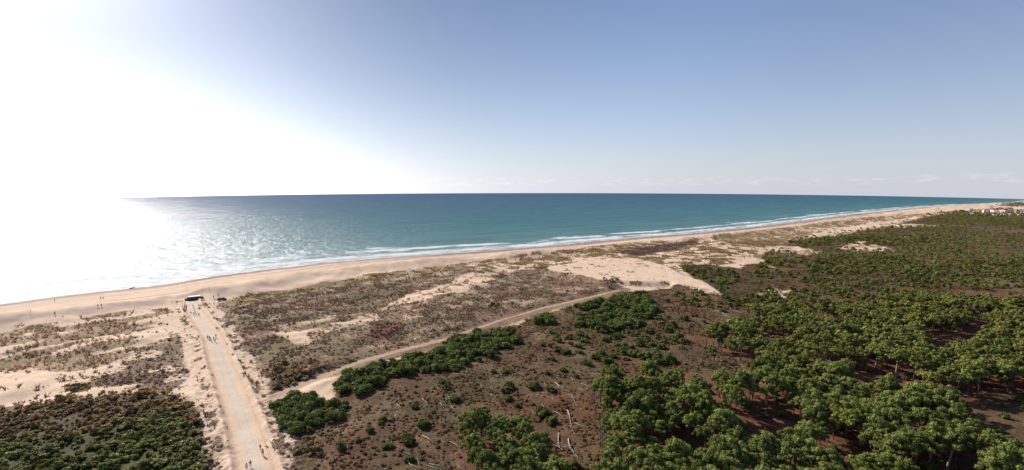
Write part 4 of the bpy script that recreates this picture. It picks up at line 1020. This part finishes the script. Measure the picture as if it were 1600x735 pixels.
fence((388, 700), (388, 660), 'x', .1, 1) if False else None
# driftwood by the water
A = ground_at(203, 451.5); B = ground_at(211, 450.3); d = B - A
o = empty('driftwood', A, math.atan2(d.y, d.x)); tag(o, 'dark branching driftwood lying alone near the water on the wide beach', 'driftwood')
tr_, br_, ro_ = log_parts(max(3.2, min(5, d.length)), .28, rgl, 6); simple_obj('trunk', tr_, MAT['dark_wood'], o); simple_obj('branches', br_, MAT['dark_wood'], o); simple_obj('roots', ro_, MAT['dark_wood'], o)
# wooden posts on the beach
for i, (x, y, l) in enumerate([(48, 492, 'thin upright pole on the dark drift line of the beach'), (327, 455, 'thin upright pole on the bare sand above the kiosk')]):
    p = ground_at(x, y); o = simple_obj('pole', [tube([(0, 0, -.4), (.03, 0, 1.2), (.05, .02, 2.8)], [.07, .06, .05], 7)], MAT['wood'], None, loc=p); tag(o, l, 'pole')

# ------------------------------------------------------------------ people
skin_m = flat_mat('skin', (.42, .26, .19), .6, .06); hair_m = flat_mat('dark_hair', (.03, .022, .018), .7, .2, 20)
def cloth(name, c): return flat_mat(name, c, .85, .12, 12)
CL = dict(white=cloth('white_cloth', (.72, .72, .74)), blue=cloth('pale_blue_cloth', (.25, .36, .5)), dark=cloth('dark_cloth', (.04, .04, .05)), teal=cloth('teal_cloth', (.06, .18, .18)), red=cloth('red_cloth', (.35, .06, .06)), beige=cloth('beige_cloth', (.45, .36, .26)), grey=cloth('grey_cloth', (.2, .2, .22)), jeans=cloth('denim', (.07, .10, .17)))
def skin_mesh(name, verts, edges, radii, m, parent, root=0):
    me = bpy.data.meshes.new(name); me.from_pydata(verts, edges, []); me.materials.append(m)
    o = bpy.data.objects.new(name, me); C.objects.link(o); o.parent = parent
    md = o.modifiers.new('skin', 'SKIN'); md.use_smooth_shade = True
    sv = me.skin_vertices[0] if len(me.skin_vertices) else None
    if sv is None:
        bpy.context.view_layer.update(); sv = me.skin_vertices[0]
    for i, r in enumerate(radii): sv.data[i].radius = (r, r) if not isinstance(r, tuple) else r; sv.data[i].use_root = (i == root)
    sb = o.modifiers.new('sub', 'SUBSURF'); sb.levels = 1; sb.render_levels = 2
    return o
def person(px, py, face, label, top, legs_c, stride=.25, group=None, h=1.72, pos=None, shorts=False, arm=0.1, hat=None):
    p = pos or ground_at(px, py)
    o = empty('person', p, face); k = h / 1.75; o.scale = (k, k, k); tag(o, label, 'person', group)
    s = stride
    J = dict(pel=(0, 0, .95), spine=(0, .02, 1.2), chest=(0, .01, 1.38), neck=(0, 0, 1.50), head=(0, .02, 1.60), crown=(0, .02, 1.70),
             hl=(-.1, 0, .90), kl=(-.11, s * .55 + .04, .50), al=(-.11, s, .09), tl=(-.12, s + .17, .04), hr=(.1, 0, .90), kr=(.11, -s * .25 + .04, .50), ar=(.11, -s, .10), tr=(.12, -s + .17, .04),
             sl=(-.19, 0, 1.42), el=(-.26, -arm - .03, 1.14), wl=(-.25, -arm + .12, .90), dl=(-.24, -arm + .17, .80), sr=(.19, 0, 1.42), er=(.26, arm, 1.14), wr=(.25, arm + .2, .92), dr=(.24, arm + .26, .83))
    E = [('pel', 'spine'), ('spine', 'chest'), ('chest', 'neck'), ('neck', 'head'), ('head', 'crown'), ('pel', 'hl'), ('hl', 'kl'), ('kl', 'al'), ('al', 'tl'), ('pel', 'hr'), ('hr', 'kr'), ('kr', 'ar'), ('ar', 'tr'),
         ('chest', 'sl'), ('sl', 'el'), ('el', 'wl'), ('wl', 'dl'), ('chest', 'sr'), ('sr', 'er'), ('er', 'wr'), ('wr', 'dr')]
    RD = dict(pel=.13, spine=.115, chest=.13, neck=.055, head=.095, crown=.075, hl=.085, kl=.058, al=.038, tl=.035, hr=.085, kr=.058, ar=.038, tr=.035, sl=.055, el=.042, wl=.028, dl=.035, sr=.055, er=.042, wr=.028, dr=.035)
    def sub(names, grow, m, nm):
        ix = {n_: i for i, n_ in enumerate(names)}
        return skin_mesh(nm, [J[n_] for n_ in names], [(ix[a], ix[b_]) for a, b_ in E if a in ix and b_ in ix], [RD[n_] + grow for n_ in names], m, o)
    sub(list(J), 0, skin_m, 'body')
    sub(['pel', 'spine', 'chest', 'sl', 'el', 'sr', 'er'], .022, CL[top], 'shirt')
    sub(['pel', 'hl', 'kl', 'hr', 'kr'] if shorts else ['pel', 'hl', 'kl', 'al', 'hr', 'kr', 'ar'], .018, CL[legs_c], 'shorts' if shorts else 'trousers')
    V, Fc = ICO2; V = V * np.array([.115, .125, .12]) + np.array([0, -.005, 1.665]); Fk = Fc[(V[Fc][:, :, 2] > 1.60).all(1) | ((V[Fc][:, :, 1] < -.03).all(1) & (V[Fc][:, :, 2] > 1.55).all(1))]
    link('hair', mesh_np('hair', V, Fk, (CL[hat] if hat else hair_m,), smooth=True), o)
    return o
rdir = math.atan2(-cnrm[1], -cnrm[0]) - math.pi / 2      # facing the sea
person(385.5, 735.5, rdir + math.pi, 'dark haired walker in a white shirt, seaward one of the bottom pair', 'white', 'blue', .2, shorts=True)
person(391.5, 731, rdir + math.pi, 'dark haired walker in a dark top, inland one of the bottom pair', 'dark', 'white', .22)
person(410.5, 712, rdir + math.pi, 'walker in beige at the inland road edge behind the pair at the bottom', 'beige', 'grey', .26)
person(406.8, 703, rdir + math.pi, 'small dark clothed walker on the inland road edge, just ahead of the beige one', 'grey', 'dark', .2, h=1.35)
GP = [(324.5, 530.5, 'teal', 'dark', 'walker in a teal shirt at the front of the group halfway up the road', .2), (327.3, 531.5, 'dark', 'jeans', 'walker in a black top inside the group halfway up the road', .25),
      (329.5, 533.5, 'white', 'dark', 'white shirted walker of the group halfway up the road', .2), (334, 532.5, 'blue', 'dark', 'pale blue shirted walker of the group halfway up the road', .22),
      (336.5, 535.5, 'grey', 'white', 'grey shirted walker in white trousers at the tail of the group halfway up the road', .2), (337.5, 528.5, 'red', 'jeans', 'walker in red on the inland edge of the road beside the group', .2)]
for x, y, a, b_, l, st in GP: person(x, y, rdir + random.uniform(-.4, .4), l, a, b_, st)
person(303.5, 493.5, rdir, 'walker in grey on the road a little below the kiosk', 'grey', 'dark', .2)
person(310.8, 494.8, rdir, 'walker in black beside the rail at the upper road, next to the grey one', 'dark', 'dark', .15)
person(334, 466.3, rdir, 'person in red standing on the sand between kiosk and truck', 'red', 'dark', .1)
person(341, 463, rdir, 'person in black standing on the sand beyond the truck', 'dark', 'jeans', .1)
person(334.5, 476.5, rdir + 1, 'person in grey walking on the sand below the truck', 'grey', 'dark', .2)
for x, y, l, tp in [(85.5, 471.5, 'lone walker in dark clothes near the water on the empty beach', 'dark'), (157.5, 468.5, 'beach walker in black, seaward one of two walking apart along the water', 'dark'), (161.5, 468, 'beach walker in beige, second of two walking apart along the water', 'beige'),
                 (153, 480.5, 'person in grey standing on the drift line of the beach', 'grey'), (158.5, 480, 'person in black standing on the drift line of the beach', 'dark'),
                 (86, 492.8, 'person in dark clothes on the upper beach beside the drift line', 'dark')]:
    person(x, y, rdir + random.uniform(-1.5, 1.5), l, tp, 'dark', .22)

# ------------------------------------------------------------------ seaside village far along the coast
MAT['render'] = flat_mat('white_render', (.70, .66, .60), .8, .06, 1); MAT['tile'] = flat_mat('red_roof_tile', (.30, .11, .075), .8, .2, 1)
def house(px, py, w, d_, h, roof_m, wall_m, label, rz=0, flat_roof=False, group=None):
    p = ground_at(px, py); o = empty('village_house', (p.x, p.y, p.z - .2), ang + rz); tag(o, label, 'house', group)
    simple_obj('wall', [box(0, 0, h / 2, w, d_, h)], wall_m, o)
    if flat_roof: simple_obj('roof', [box(0, 0, h + .2, w + .8, d_ + .8, .4)], roof_m, o)
    else:
        rh = d_ * .28; a, b_ = w / 2 + .5, d_ / 2 + .6
        V = [(-a, -b_, h + .01), (a, -b_, h + .01), (a, b_, h + .01), (-a, b_, h + .01), (-a + d_ * .3, 0, h + rh), (a - d_ * .3, 0, h + rh)]
        Fc = [(0, 1, 5), (0, 5, 4), (1, 2, 5), (2, 3, 4), (2, 4, 5), (3, 0, 4), (0, 2, 1), (0, 3, 2)]
        simple_obj('roof', [(np.array(V), np.array(Fc))], roof_m, o)
    for k in range(max(2, int(w / 4))):
        x = -w / 2 + (k + .5) * w / max(2, int(w / 4)); simple_obj('window', [box(x, -d_ / 2 - .02, h * .55, 1.4, .08, 1.5)], MAT['glass'], o)
    return o
village = [(1513, 329.5, 26, 14, 7, 'white_roof', 'render', 'long white flat roofed building standing alone nearer the beach than the village', True),
  (1541, 332.5, 26, 14, 8, 'tile', 'render', 'red roofed white house at the seaward end of the village row', False), (1549, 331, 22, 12, 10, 'tile', 'render', 'taller red roofed house second from the seaward end of the village', False),
  (1555, 333, 30, 14, 6, 'white_roof', 'render', 'long low white building in front of the red roofed houses', True), (1561, 331.5, 24, 14, 11, 'tile', 'tile', 'dark red house in the middle of the village row', False),
  (1569, 332, 30, 14, 8, 'tile', 'render', 'wide red roofed house inland of the dark red one', False), (1577, 331.5, 28, 12, 9, 'tile', 'render', 'red roofed house beside the white houses of the village', False),
  (1585, 331, 24, 12, 8, 'white_roof', 'render', 'white block in the inland part of the village row', True), (1595, 331, 26, 12, 8, 'white_roof', 'render', 'white block at the inland end of the village row', True)]
for x, y, w, dd_, h, rm, wm, l, fl_ in village: house(x, y, w, dd_, h, MAT[rm], MAT[wm], l, random.uniform(-.3, .3), fl_)
